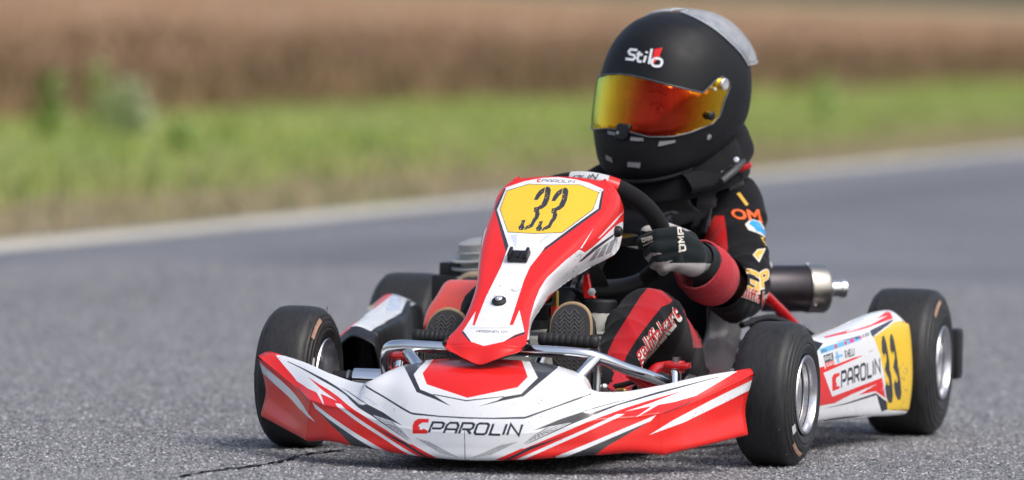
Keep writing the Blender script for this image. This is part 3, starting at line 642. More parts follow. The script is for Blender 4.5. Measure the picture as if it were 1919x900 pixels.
# ---------------- side pods
def podnet(front):
    net = []
    for X, Y, zb, zt, zr in front + ((-.60, .492, .053, .215, .226), (-.70, .515, .05, .222, .241), (-.765, .528, .05, .223, .244), (-.79, .515, .055, .218, .236)):
        net.append([(X, Y - .05, zb + .002), (X, Y - .006, zb), (X, Y + .004, zb + .03), (X, Y + .006, (zb + zt) / 2), (X, Y - .001, zt - .012), (X, Y - .010, zt), (X, Y - .040, zr), (X, Y - .075, zr - .010), (X, Y - .088, zr - .026), (X, Y - .098, .12), (X, Y - .095, .05)])
    return np.array(net).transpose(1, 0, 2)
pod = podnet(((-.15, .425, .055, .135, .145), (-.22, .44, .058, .165, .178), (-.34, .453, .058, .196, .203), (-.48, .470, .056, .207, .213)))
podr = podnet(((-.15, .425, .055, .17, .195), (-.22, .44, .058, .19, .212), (-.34, .453, .058, .2, .218), (-.48, .470, .056, .207, .221)))
podL = Surf(pod)
podL.vr = podR_vr = (.05, .70)
podR = Surf(podr * np.array([1, -1, 1]), flip=True)
if podL.N(np.array([.5]), np.array([.25]))[0][1] < 0: podL.flip = True; podR.flip = False
gp = [(blackp, [(0, 0), (.17, 0), (.19, .40), (.31, .5), (.34, .8), (.15, 1), (0, 1)], 0, 1), (blackp, [(0, .74), (1, .74), (1, 1), (0, 1)], 0, 1), (blackp, [(0, 0), (1, 0), (1, .1), (0, .1)], 0, 1),
 (red, fG(70, 475, 240, 425, 380, 385, 430, 375, 130, 505, 195, 680, 560, 540, 585, 690, 510, 640, 400, 665, 210, 727, 75, 752)),
 (red, fG(130, 240, 300, 195, 480, 140, 590, 55, 620, 60, 640, 105, 450, 175, 300, 215, 140, 250)), (white, fG(300, 200, 560, 95, 600, 85, 480, 150, 300, 210)),
 (graph, fG(470, 195, 620, 120, 655, 110, 500, 245, 480, 225)), (white, fG(500, 232, 660, 112, 660, 128, 505, 243)), (graph, fG(185, 283, 330, 250, 430, 215, 330, 258)),
 (navy, fG(120, 770, 300, 725, 515, 652, 560, 690, 600, 720, 600, 775, 555, 790, 520, 668, 300, 735)),
 (yellow, fG(600, 778, 585, 620, 575, 520, 545, 370, 500, 245, 580, 185, 655, 128), 0, 'px', [(1, .50), (1, .115)]),
 (white, fG(215, 724, 350, 690, 525, 585, 330, 665)), (white, fG(545, 575, 585, 545, 585, 552)), (white, fG(548, 640, 578, 600, 580, 606))]
gp2 = [(it[0], (np.concatenate([podL.uv(dens(it[1], 3., False)), it[4]]) if len(it) > 4 else podL.uv(dens(it[1]))) if len(it) != 4 else it[1], 0, 1) for it in gp]
gt = [(graph, q) for q in words('3', [tuple(fG(548, 235)[0]), tuple(fG(588, 232)[0]), tuple(fG(652, 722)[0]), tuple(fG(590, 728)[0])], .36, .62, .2)]
gt += [(graph, q) for q in words('3', [tuple(fG(608, 222)[0]), tuple(fG(645, 220)[0]), tuple(fG(714, 700)[0]), tuple(fG(655, 705)[0])], .36, .62, .2)]
gt += [(navy, q) for q in words('PAROLIN', [tuple(fG(258, 492)[0]), tuple(fG(545, 385)[0]), tuple(fG(552, 512)[0]), tuple(fG(258, 628)[0])], .22, .85, .34)]
gt += [(red, [(x, y) for x, y in fG(195, 640, 192, 540, 205, 515, 248, 503, 248, 525, 225, 540, 220, 565, 230, 590, 222, 605, 248, 600, 248, 620)])]
gt += [(white, fG(118, 375, 490, 250, 490, 340, 140, 476)), (sky_blue, fG(98, 328, 330, 255, 400, 232, 405, 262, 330, 290, 110, 368)), (white, fG(400, 232, 470, 195, 485, 250, 405, 275)),
       (navy, fG(128, 378, 198, 356, 204, 410, 140, 432)), (red, fG(140, 434, 205, 412, 212, 450, 148, 475)),
       (sky_blue, fG(220, 352, 234, 348, 246, 428, 232, 432)), (sky_blue, fG(214, 384, 270, 366, 272, 382, 216, 402))]
gt += [(white, q) for q in words('IAME', [tuple(fG(134, 385)[0]), tuple(fG(194, 366)[0]), tuple(fG(199, 402)[0]), tuple(fG(142, 420)[0])], .2, .6, .3)]
gt += [(white, q) for q in words('SERIES', [tuple(fG(146, 440)[0]), tuple(fG(205, 420)[0]), tuple(fG(208, 443)[0]), tuple(fG(152, 463)[0])], .2, .6, .3)]
gt += [(navy, q) for q in words('MINI', [tuple(fG(112, 334)[0]), tuple(fG(150, 322)[0]), tuple(fG(153, 350)[0]), tuple(fG(118, 362)[0])], .22, .5, .3)]
gt += [(navy, q) for q in words('R.HELLI', [tuple(fG(284, 342)[0]), tuple(fG(355, 316)[0]), tuple(fG(361, 376)[0]), tuple(fG(290, 404)[0])], .26, .6, .36)]
gt += [(red, fG(210, 300, 228, 295, 230, 322, 214, 328)), (red, fG(283, 276, 298, 271, 300, 297, 286, 301)), (pink, fG(320, 260, 353, 250, 356, 278, 324, 288)), (graph, fG(362, 246, 395, 236, 396, 248, 364, 260)), (pink, fG(398, 234, 410, 231, 412, 255, 400, 259)), (graph, fG(418, 225, 426, 222, 428, 245, 420, 249)), (greyl, fG(432, 216, 465, 205, 467, 232, 434, 242)), (greyl, fG(460, 350, 492, 338, 493, 343, 462, 355))]
leftpod = printed('side_pod', podL, gp2 + gt, white, kart, 60, 70, asp=1.5, thick=.003, back=blackp)
leftpod['label'] = 'left side pod with yellow number 33 and driver name sticker'
gpr = [(it[0], it[1] if k else [(0, 0), (.12, 0), (.12, 1), (0, 1)], 0, 1) for k, it in enumerate(gp2)]
gpr[1] = (blackp, [(0, .69), (1, .70), (1, 1), (0, 1)], 0, 1)
gpr += [(red, [(.1, .5), (.9, .56), (.97, .60), (.9, .63), (.1, .58)], 0, 1), (palep, [(.5, .62), (.85, .62), (.97, .66), (.6, .68)], 0, 1)]  # red stripe, and a pale blue reflection painted onto the pod top
for q_ in (((.985, .46), (.93, .46), (.93, .15), (.985, .15)), ((.915, .46), (.86, .46), (.86, .15), (.915, .15))): gpr += [(graph, l_, 0, 1) for l_ in words('3', q_, .36, .62, .2)]
gpr += [(navy, l_, 0, 1) for l_ in words('PAROLIN', ((.78, .36), (.36, .36), (.36, .26), (.78, .26)), .17, .85, .34)]
rightpod = printed('side_pod', podR, gpr, white, kart, 60, 70, asp=1.5, thick=.003, back=blackp)
# ---------------- wheels
def wheel(x, y, r, wd, side, steer, marks, inner_marks):
    """hub mesh that carries tyre and rim; side = +1 when the outer face looks to +Y"""
    org = np.array([x, y, r]); ax = np.array([math.sin(R(-steer)), math.cos(R(-steer)), 0.]) * side; h = wd / 2
    u, v, a = frame(ax)
    hub = lathe('wheel', [(-.035, .024), (-.035, .034), (.004, .034), (.006, .030), (.02, .028), (.022, .012), (.030, .011), (.031, 0)], org, ax, alu, kart, 32)
    k = r - .127
    P = [(h - .013, .0655), (h - .009, .069), (h - .005, .071), (h - .001, .078 + .1 * k), (h + .001, .086 + .3 * k), (h - .0005, .0895 + .4 * k), (h + .0005, .092 + .45 * k), (h - .001, .099 + .6 * k), (h - .0025, .1005 + .6 * k), (h - .0035, .107 + .8 * k), (h - .0055, .1085 + .8 * k), (h - .008, .1145 + k), (h - .0105, .1158 + k), (h - .0135, .120 + k), (h - .018, .1238 + k), (h - .024, .1258 + k), (h - .027, .1262 + k), (h * .35, .1272 + k), (0, .1274 + k)]
    P = P + [(-p[0], p[1]) for p in P[-2::-1]]
    ty = lathe('tyre', P + [P[0]], org, ax, tyre_m, hub, 96, 24, caps=False)
    Q = [(h - .006, .0665), (h - .004, .0695), (h - .001, .0705), (h + .0015, .069), (h + .001, .0655), (h - .003, .0630), (h - .0095, .0618), (h - .0105, .0588), (h - .0125, .0588), (h - .0135, .0612), (h - .0205, .0600), (h - .0215, .0560), (h - .0235, .0560), (h - .0245, .0572), (h - .034, .0560), (h - .036, .0505), (.010, .050), (.006, .046), (.006, .022)]
    Q2 = [(-.006, .022), (-.006, .046), (-.012, .052), (-h + .03, .0535), (-h + .01, .058), (-h + .003, .064), (-h - .001, .0665), (-h - .0015, .069), (-h + .001, .0705), (-h + .006, .068)]
    lathe('rim', Q[::1], org, ax, rim_m, hub, 64, 30, caps=False); lathe('rim_barrel', Q2, org, ax, rim_m, hub, 64, 30, caps=False)
    for hd, rg_ in ((.0115, .0598), (.0225, .0566)):  # dark rings added to stand in for shade at the barrel steps
        tube('rim_groove_shade', [org + a * (h - hd) + rg_ * (math.cos(t_) * u + math.sin(t_) * v) for t_ in np.linspace(0, 6.2832, 60)], .0014, burnt, hub, n=60, seg=6, smooth_path=False, caps=False)
    for j in range(3):
        t = j * 2.094 + .5; c = org + a * .010 + .034 * (math.cos(t) * u + math.sin(t) * v)
        lathe('wheel_nut', [(0, .008), (.012, .008), (.013, .006), (.013, 0)], c, ax, steel, hub, 6, 20)
    for mk, sgn in [(m, 1) for m in marks] + [(m, -1) for m in inner_marks]:
        a0, a1, r0, r1, mm = mk; bm = bmesh.new(); V = []
        prof = sorted([(q[1], q[0] * 1.0) for q in P[1:17]]); rr = [q[0] for q in prof]; hh = [q[1] for q in prof]
        for i in range(13):
            for j in range(4):
                t = R(a0 + (a1 - a0) * i / 12); rad = r0 + (r1 - r0) * j / 3; hgt = (np.interp(rad, rr, hh) + .0012) * sgn
                # angle counted in the X-Z plane from +Z towards +X
                d = np.array([math.sin(t), 0, math.cos(t)]); d = d - a * (d @ a); d /= np.linalg.norm(d)
                V.append(bm.verts.new(org + a * hgt + (rad + .0006) * d))
        for f in grid_faces(4, 13): bm.faces.new([V[i] for i in f])
        from_bm('sidewall_mark', bm, mm, hub)
    bm = bmesh.new()                                  # rubber crumbs and threads thrown up by the tread
    for j in range(46):
        t_ = random.uniform(0, 6.283); yy = random.choice((-1, 1)) * random.uniform(.6, .86) * h; d = math.cos(t_) * u + math.sin(t_) * v; tn = -math.sin(t_) * u + math.cos(t_) * v
        p0 = org + a * yy + d * (r - .0035); L_ = random.uniform(.002, .009); p1 = p0 + d * L_ + tn * random.uniform(-.006, .006) + a * random.uniform(-.003, .003); w_ = random.uniform(.0005, .0011)
        q = [bm.verts.new(p0 + tn * w_), bm.verts.new(p0 - tn * w_), bm.verts.new(p0 + a * w_ * 1.5), bm.verts.new(p1)]
        for tr_ in ((0, 1, 3), (1, 2, 3), (2, 0, 3)): bm.faces.new([q[i] for i in tr_])
    cr_ = from_bm('rubber_crumbs', bm, tyre_m, hub, False); cr_['kind'] = 'stuff'
    return hub
tyre_m = bpy.data.materials.new('tyre_rubber'); tyre_m.use_nodes = True
t = tyre_m.node_tree; b = t.nodes['Principled BSDF']; b.inputs['Roughness'].default_value = .52; b.inputs['Specular IOR Level'].default_value = .42
tc = t.nodes.new('ShaderNodeTexCoord'); n1 = t.nodes.new('ShaderNodeTexNoise'); n1.inputs['Scale'].default_value = 45; n1.inputs['Detail'].default_value = 6; n1.inputs['Roughness'].default_value = .7
mp = t.nodes.new('ShaderNodeMapping'); mp.inputs['Scale'].default_value = (1, 3.5, 1); t.links.new(tc.outputs['Object'], mp.inputs[0]); t.links.new(mp.outputs[0], n1.inputs['Vector'])
cr = t.nodes.new('ShaderNodeValToRGB'); cr.color_ramp.elements[0].position = .3; cr.color_ramp.elements[0].color = (.010, .010, .011, 1); cr.color_ramp.elements[1].position = .75; cr.color_ramp.elements[1].color = (.036, .035, .035, 1)
t.links.new(n1.outputs['Fac'], cr.inputs[0]); t.links.new(cr.outputs[0], b.inputs['Base Color'])
bp = t.nodes.new('ShaderNodeBump'); bp.inputs['Strength'].default_value = .22; bp.inputs['Distance'].default_value = .001; t.links.new(n1.outputs['Fac'], bp.inputs['Height']); t.links.new(bp.outputs[0], b.inputs['Normal'])
rim_m = mat('rim_alloy', (.66, .66, .68), .30, 1, var=.06, vscale=20, dirt=.06)
sticker = mat('tyre_sticker', (.55, .56, .55), .5)
wheel(0, .439, .127, .110, 1, -3, [(140, 170, .103, .110, peach), (120, 130, .092, .103, sticker)], [])
wheel(0, -.439, .127, .108, -1, -1, [], [(18, 48, .106, .113, peach), (66, 80, .092, .099, sticker)])
wheel(-.95, .489, .139, .140, 1, 0, [(12, 40, .116, .123, peach)], [])
wheel(-.95, -.489, .139, .140, -1, 0, [], [])
# ---------------- chassis, floor, axle, stub axles
for s in (-1, 1):
    tube('chassis_rail', [(.36, s * .12, .05), (.25, s * .17, .052), (.05, s * .19, .052), (-.25, s * .22, .05), (-.6, s * .31, .05), (-1.0, s * .31, .06), (-1.06, s * .30, .06)], .0145, redmetal, kart)
    tube('stub_axle', [(0, s * .27, .127), (0, s * .335, .127)], .0185, chrome, kart, smooth_path=False, seg=20)
    tube('axle_spacer', [(0, s * .334, .127), (0, s * .375, .127)], .0125, grip, kart, smooth_path=False, seg=20)
    tube('spacer_ring', [(0, s * .343, .127), (0, s * .347, .127)], .0145, steel, kart, smooth_path=False, seg=20)
    tube('kingpin', [(.010, s * .258, .085), (-.008, s * .252, .165)], .0125, chrome, kart, smooth_path=False, seg=16)
    br = tube('steering_yoke', [(.03, s * .19, .06), (.02, s * .2, .10), (.005, s * .215, .155), (-.004, s * .235, .166), (-.006, s * .27, .168)], .011, redmetal, kart, seg=10)
    box('yoke_cap', (-.004, s * .258, .170), (.036, .044, .011), redmetal, kart, .004)
    lathe('kingpin_bolt', [(0, .0085), (.010, .0085), (.0105, 0)], (-.006, s * .256, .175), (0, 0, 1), steel, kart, 6, 20)
    box('yoke_foot', (.01, s * .235, .075), (.036, .05, .012), redmetal, kart, .004)
    lathe('chassis_cap', [(0, .014), (.03, .014), (.031, .009), (.031, 0)], (.03, s * .225, .055), (1, 0, 0), steel, kart, 20)
tube('front_cross_tube', [(.31, -.16, .05), (.37, -.10, .05), (.38, 0, .05), (.37, .10, .05), (.31, .16, .05)], .0135, redmetal, kart)
tube('rear_cross_tube', [(-.62, -.31, .05), (-.62, .31, .05)], .0145, redmetal, kart, smooth_path=False)
tube('axle_cross_tube', [(-.90, -.31, .075), (-.90, .31, .075)], .0145, redmetal, kart, smooth_path=False)
tube('rear_axle', [(-.95, -.46, .139), (-.95, .46, .139)], .0125, steel, kart, smooth_path=False, seg=20)
for s in (-1, 1):
    lathe('bearing_carrier', [(-.012, .035), (-.012, .045), (.012, .045), (.012, .035)], (-.95, s * .30, .139), (0, 1, 0), alu, kart, 24)
    box('axle_hub', (-.95, s * .40, .139), (.07, .06, .07), alu, kart, .02)
plate('floor_tray', [(.35, -.11, .036), (.30, -.165, .036), (-.28, -.215, .036), (-.30, .215, .036), (.30, .165, .036), (.35, .11, .036)][::-1], .003, grey_seat, kart)
plate('brake_disc_guard', [(-.9, .12, .06), (-.9, .15, .06), (-.9, .15, .12), (-.9, .12, .12)], .004, blackp, kart)
# rear bumper of black plastic
rb = tube('rear_bumper', [(-1.10, -.52, .13), (-1.13, -.50, .13), (-1.15, -.40, .13), (-1.15, .40, .13), (-1.13, .50, .13), (-1.10, .525, .13)], .03, blackp, kart, seg=14)
for s in (-1, 1): box('bumper_end', (-1.11, s * .551, .148), (.05, .024, .098), blackp, kart, .009)
# side bars under the pods
for s in (-1, 1):
    tube('side_bar', [(-.18, s * .22, .06), (-.2, s * .36, .08), (-.28, s * .40, .09), (-.62, s * .42, .09), (-.68, s * .38, .08), (-.7, s * .30, .06)], .010, chrome, kart)
# ---------------- front chrome hoop, its stays and the pedals
def pts(*q): return [at(x, y, X=X) for x, y, X in q]
hoop = tube('front_bar', pts((728, 712, .25), (723, 680, .26), (727, 655, .28), (748, 648, .295), (800, 650, .30), (900, 656, .30), (1000, 658, .30), (1085, 663, .295), (1125, 672, .28), (1170, 690, .24), (1215, 705, .19), (1247, 717, .15)), .0105, chrome, kart, n=80, seg=16)
for q in (((764, 659, .293), (780, 680, .33), (800, 705, .35)), ((1119, 670, .283), (1100, 690, .31), (1080, 712, .33))):
    tube('bar_stay', pts(*q), .0105, chrome, kart, seg=14)
p = at(1245, 716, X=.152); lathe('bar_end_cap', [(-.012, .0145), (.004, .0145), (.006, .011), (.006, 0)], p, (.6, .75, -.25), grip, kart, 24)
lathe('bar_end_bolt', [(0, .007), (.0075, .007), (.008, 0)], p, (.6, .75, -.25), redmetal, kart, 18)
tube('bar_bracket', pts((1180, 700, .20), (1235, 735, .15)), .010, redmetal, kart)
tube('bar_bracket', pts((738, 690, .25), (752, 720, .25)), .010, redmetal, kart)
for y0, y1, px in ((-.155, -.062, (775, 862, 632)), (.070, .182, (1010, 1122, 638))):
    a = at(px[0], px[2] - 3, X=.262); bq = at(px[1], px[2] + 3, X=.262); ax = bq - a; Lg = np.linalg.norm(ax)
    pr_ = [(0, 0), (0, .009), (.002, .0112)]
    k = 9
    for i in range(k):
        h0 = .004 + (Lg - .008) * i / k; h1 = .004 + (Lg - .008) * (i + 1) / k
        pr_ += [(h0, .0113), (h0 + .0008, .0118), (h1 - .0008, .0118), (h1, .0113)]
    pr_ += [(Lg - .002, .0112), (Lg, .009), (Lg, 0)]
    ped = lathe('pedal', pr_, a, ax, grip, kart, 24, 50)
    e = a if y0 < 0 else bq; sy = e[1] + (.006 if y0 < 0 else -.006)
    tube('pedal_arm', [(e[0] - .004, sy, e[2]), (e[0] - .02, sy, e[2] - .04), (.25, sy, .10), (.24, sy, .05)], .007, steel, ped)
    tube('pedal_pivot', [(.24, sy - .03, .05), (.24, sy + .03, .05)], .009, steel, ped, smooth_path=False)
# ---------------- steering: column, wheel, tie rods
SWC = np.array([-.215, .045, .386]); SWN = np.array([-.77, 0, .64]); SWE = np.array([.64, 0, .77]); SWY = np.array([0, 1., 0]); SWR = .134
def swp(deg, r=SWR, h=0): return SWC + r * (math.cos(R(deg)) * SWY + math.sin(R(deg)) * SWE) + h * SWN
sw = lathe('steering_wheel', [(-.004, .0), (-.004, .034), (.003, .034), (.003, 0)], SWC - SWN * .02, SWN, blackp, kart, 32)
def arc(name, a0, a1, m, rad, parent):
    n = max(4, int(abs(a1 - a0) / 4)); P = [swp(a0 + (a1 - a0) * i / n, SWR - (.01 * max(0, -math.sin(R(a0 + (a1 - a0) * i / n))) ** 4)) for i in range(n + 1)]
    return tube(name, P, rad, m, parent, n=len(P), seg=16, smooth_path=False)
carbon = mat('carbon_look', (.02, .021, .023), .45, bump=.8, bscale=260, var=.6, vscale=300)
arc('rim_grip', 62, -48, suede, .0165, sw); arc('rim_grip', 98, 228, suede, .0165, sw); arc('rim_lower', -48, -132, carbon, .0150, sw)
greyband = mat('grey_band', (.55, .56, .57), .5)
arc('rim_band', 70, 98, greyband, .0170, sw); arc('rim_band_red', 62, 70, red, .0172, sw)
for angs in ((-8, 12), (172, 192), (258, 282)):
    plate('spoke', [swp(angs[0], .03, -.018), swp(angs[0] + 3, .14, -.002), swp(angs[1] - 3, .14, -.002), swp(angs[1], .03, -.018)], .004, blackp, sw)
col0 = SWC - SWN * .02; col1 = np.array([.20, .02, .085])
tube('steering_column', [col0, col0 + (col1 - col0) * .5, col1], .0105, chrome, kart, smooth_path=False, seg=16)
c_ = col0 + (col1 - col0) * .32; tube('column_bush', [c_, c_ + (col1 - col0) * .12], .019, grip, kart, smooth_path=False, seg=18)
tube('column_support', [(.02, .13, .06), (-.02, .10, .2), c_ + np.array([0, .03, 0]), c_ + np.array([0, -.03, 0]), (-.02, -.06, .2), (.02, -.10, .06)], .009, blackp, kart)
# red clamp on the support, with its bolt
rc = pts((1092, 515, -.05), (1102, 512, -.05), (1108, 545, -.05), (1116, 560, -.05), (1094, 560, -.05), (1090, 540, -.05)); plate('red_clamp', rc, .012, redmetal, kart, .002)
lathe('clamp_bolt', [(0, .0075), (.008, .0075), (.0085, .004), (.0085, 0)], at(1109, 547, X=-.034), (1, .25, 0), steel, kart, 6, 20)
tube('brake_fitting', pts((1041, 545, .02), (1041, 578, .02)), .006, brass, kart, smooth_path=False, seg=6)
tube('brake_line_cap', pts((1041, 574, .02), (1041, 592, .02)), .0095, redmetal, kart, smooth_path=False, seg=12)
box('brake_cylinder', at(1018, 585, X=0.), (.05, .035, .03), blackp, kart, .005)
for s in (-1, 1):
    tr = tube('tie_rod', [(.09, s * .055, .10), (.06, s * .12, .115), (-.05, s * .215, .12)], .0055, blackp, kart)
    for q in ((.09, s * .06, .10), (-.05, s * .215, .12)):
        lathe('rod_end', [(-.009, .006), (-.009, .011), (.009, .011), (.009, .006)], q, (0, 0, 1), steel, tr, 18)
        lathe('rod_end_bolt', [(-.016, .0055), (.018, .0055)], q, (0, 0, 1), steel, tr, 6, 20)
# left front linkage seen behind the hood: ball joints, link and a wire
lk = tube('brake_rod', pts((1122, 729, .12), (1165, 722, .12), (1198, 712, .12)), .005, blackp, kart, seg=10)
for (x, y, r) in ((1120, 727, .0135), (1131, 727, .010), (1200, 710, .011), (1206, 724, .011)):
    lathe('ball_joint', [(-r, 0), (-r * .8, r * .6), (-.3 * r, r), (.3 * r, r), (.8 * r, r * .6), (r, 0)], at(x, y, X=.13), (.3, .95, .0), steel, lk, 20, 60)
tube('safety_wire', pts((1130, 738, .13), (1150, 732, .13), (1170, 733, .13), (1192, 720, .13)), .0013, steel, lk, seg=6)
lathe('turnbuckle', [(0, .004), (.002, .006), (.016, .006), (.018, .004)], at(1155, 734, X=.13), (.1, 1, .1), brass, lk, 12)
tube('pedal_spring', pts((1110, 690, .2), (1113, 710, .2), (1122, 725, .18)), .004, blackp, kart)
# ---------------- fuel tank with its cap
bx = [(.03, .13, .045), (.03, -.13, .045), (-.24, -.12, .045), (-.24, .12, .045)]
tk = Surf(np.array([[(x * 1 + (.0 if k < 2 else 0), y * (1 - .03 * j), z) for k, (x, y) in enumerate([(.035, .13), (.035, .04), (.035, -.04), (.035, -.13), (-.1, -.135), (-.24, -.12), (-.25, 0), (-.24, .12), (-.1, .135)])] for j, z in enumerate((.042, .05, .12, .19, .215))]), closed=True)
tankm = surf_mesh('fuel_tank', tk, 72, 14, tank_white, kart)
Vt = [tuple(v.co) for v in tankm.data.vertices][-72:]
bm = bmesh.new(); bm.from_mesh(tankm.data); bm.verts.ensure_lookup_table(); n0 = len(bm.verts)
bm.faces.new(bm.verts[n0 - 72:]); bmesh.ops.recalc_face_normals(bm, faces=bm.faces[:]); bm.to_mesh(tankm.data); bm.free()
capc = at(1124, 588, X=-.07)
lathe('tank_neck', [(-.03, .030), (.004, .030), (.006, .027)], capc, (0, 0, 1), tank_white, tankm, 32)
pc = [(.0, .024)]
lathe('tank_cap', [(.001, .029), (.003, .0315), (.022, .0315), (.025, .029), (.026, .012), (.026, 0)], capc, (0, 0, 1), blackp, tankm, 14, 30)
# ---------------- seat and its stays
seat = []
for X, zb, hw, zs in ((-.33, .060, .15, .11), (-.37, .048, .165, .145), (-.45, .045, .175, .20), (-.55, .047, .18, .262), (-.66, .06, .185, .285), (-.75, .10, .185, .30), (-.81, .19, .18, .34), (-.85, .27, .165, .36), (-.875, .35, .14, .39), (-.885, .385, .10, .40)):
    y0 = .045
    seat.append([(X + (.10 if zs > .25 and k in (0, 8) else .05 if zs > .25 and k in (1, 7) else 0), y0 + s * hw * .88, z) for k, (s, z) in enumerate(((-1.04, zs), (-1.02, zs - .012), (-.96, (zb + zs) / 2), (-.75, zb + .012), (0, zb), (.75, zb + .012), (.96, (zb + zs) / 2), (1.02, zs - .012), (1.04, zs)))])
seat_s = Surf(seat)
seato = surf_mesh('seat', seat_s, 48, 50, grey_seat, kart, thick=.006)
for s in (-1, 1):
    tube('seat_stay', [(-.92, .06 + s * .26, .13), (-.84, .06 + s * .235, .20), (-.70, .06 + s * .20, .27)], .0105, redmetal, kart)
    lathe('seat_bolt', [(-.004, .016), (.004, .016), (.006, .010), (.020, .009), (.020, 0)], (-.5, .06 + s * .185, .12), (0, s, 0), alu, kart, 18)
    lathe('seat_mount', [(0, .02), (.012, .02), (.014, .012), (.03, .012), (.03, 0)], (-.46, .06 + s * .182, .10), (0, s, 0), steel, kart, 18)
# ---------------- engine on the kart's right: finned cylinder, crankcase, carburettor, airbox, fuel hose
ec = at(908, 497, X=-.62)
eng = box('engine', ec + np.array([-.02, -.005, -.16]), (.14, .12, .16), burnt, kart, .02)
fin_m = mat('cast_fins', (.40, .40, .39), .5, .2, var=.15, dirt=.2)
for k in range(9):
    c = ec + np.array([0, 0, -.075 + .0145 * k]); rr = .062 if k < 7 else .058 - .006 * (k - 6)
    lathe('cooling_fin', [(0, .02), (.0005, rr), (.0035, rr + .001), (.0052, rr - .002), (.0056, .02)], c, (.12, -.1, 1), fin_m, eng, 40)
lathe('cylinder', [(-.10, .045), (.045, .045), (.05, .03), (.052, 0)], ec, (.12, -.1, 1), fin_m, eng, 32)
box('ignition_coil', at(872, 512, X=-.63) + np.array([0, -.02, .0]), (.05, .05, .04), blackp, eng, .004)
box('engine_mount', at(872, 540, X=-.62) + np.array([0, -.025, -.0]), (.09, .06, .05), blackp, eng, .005)
tube('fuel_hose', pts((905, 517, -.50), (880, 518, -.50), (862, 530, -.50), (850, 552, -.48), (846, 590, -.45)), .0085, hose, kart, seg=12)
ab = np.array([.5, .0, .35]); 
abx = []
for tt, (x, y, X, hw, hh) in enumerate(((894, 541, -.38, .046, .018), (888, 550, -.365, .052, .042), (872, 578, -.30, .052, .046), (858, 603, -.25, .054, .046), (846, 628, -.20, .05, .04), (840, 634, -.19, .04, .02))):
    c = at(x, y, X=X); ring = []
    ax = np.array([.6, -.05, -.8]); u_ = np.array([0.05, 1., 0]); v_ = np.array([.8, 0, .6])
    for k in range(16):
        a = 2 * math.pi * k / 16; ca, sa = math.cos(a), math.sin(a); e = .42
        ring.append(c + u_ * hw * math.copysign(abs(ca) ** e, ca) + v_ * hh * math.copysign(abs(sa) ** e, sa))
    abx.append(ring)
airbox = surf_mesh('airbox', Surf(abx, closed=True), 48, 24, orange_box, kart)
bm = bmesh.new(); bm.from_mesh(airbox.data); bm.verts.ensure_lookup_table(); bm.faces.new(bm.verts[:48]); bm.faces.new(bm.verts[-48:]); bmesh.ops.recalc_face_normals(bm, faces=bm.faces[:]); bm.to_mesh(airbox.data); bm.free()
tube('intake_pipe', [at(888, 552, X=-.37), at(880, 545, X=-.45), ec + np.array([.02, .02, -.12])], .022, grip, airbox)
# ---------------- exhaust silencer across the rear
ea, eb = at(1425, 541, X=-.96), at(1549, 541, X=-1.03); ax = eb - ea; Lg = np.linalg.norm(ax)
ex = lathe('exhaust_silencer', [(0, 0), (0, .035), (.006, .045), (Lg - .045, .045), (Lg - .043, .0462)], ea, ax, burnt, kart, 40, 40)
lathe('silencer_cap', [(Lg - .043, .0455), (Lg - .042, .0472), (Lg - .008, .0472), (Lg - .002, .044), (Lg, .038), (Lg, .015)], ea, ax, mat('brushed_cap', (.45, .42, .38), .32, 1, var=.25, vscale=20, dirt=.3), ex, 40, 50)
lathe('tail_pipe', [(Lg - .002, .0155), (Lg + .026, .0155), (Lg + .028, .018), (Lg + .037, .018), (Lg + .038, .016), (Lg + .037, .0135), (Lg + .005, .013)], ea, ax, alu, ex, 32, 40, caps=False)
for t in (40, 140, 250): 
    u, v, a = frame(ax); lathe('cap_rivet', [(0, .004), (.003, .0035), (.0035, 0)], ea + a * (Lg - .035) + .047 * (math.cos(R(t)) * u + math.sin(R(t)) * v), math.cos(R(t)) * u + math.sin(R(t)) * v, steel, ex, 12)
tube('exhaust_spring', pts((1441, 492, -.96), (1447, 515, -.96), (1450, 540, -.96)), .0055, steel, ex, seg=8)
tube('exhaust_header', [ec + np.array([-.08, 0, -.05]), (-.85, -.2, .25), (-1.0, -.12, .26), ea + ax * .01], .017, burnt, ex)
box('chain_guard', at(1445, 603, X=-.85) , (.16, .055, .022), blackp, kart, .007)
box('fuel_filter', at(1470, 640, X=-.70), (.10, .05, .05), blackp, kart, .012)
tube('brake_hose', pts((1390, 610, -.6), (1440, 596, -.7), (1500, 615, -.75), (1530, 635, -.72)), .006, grip, kart)
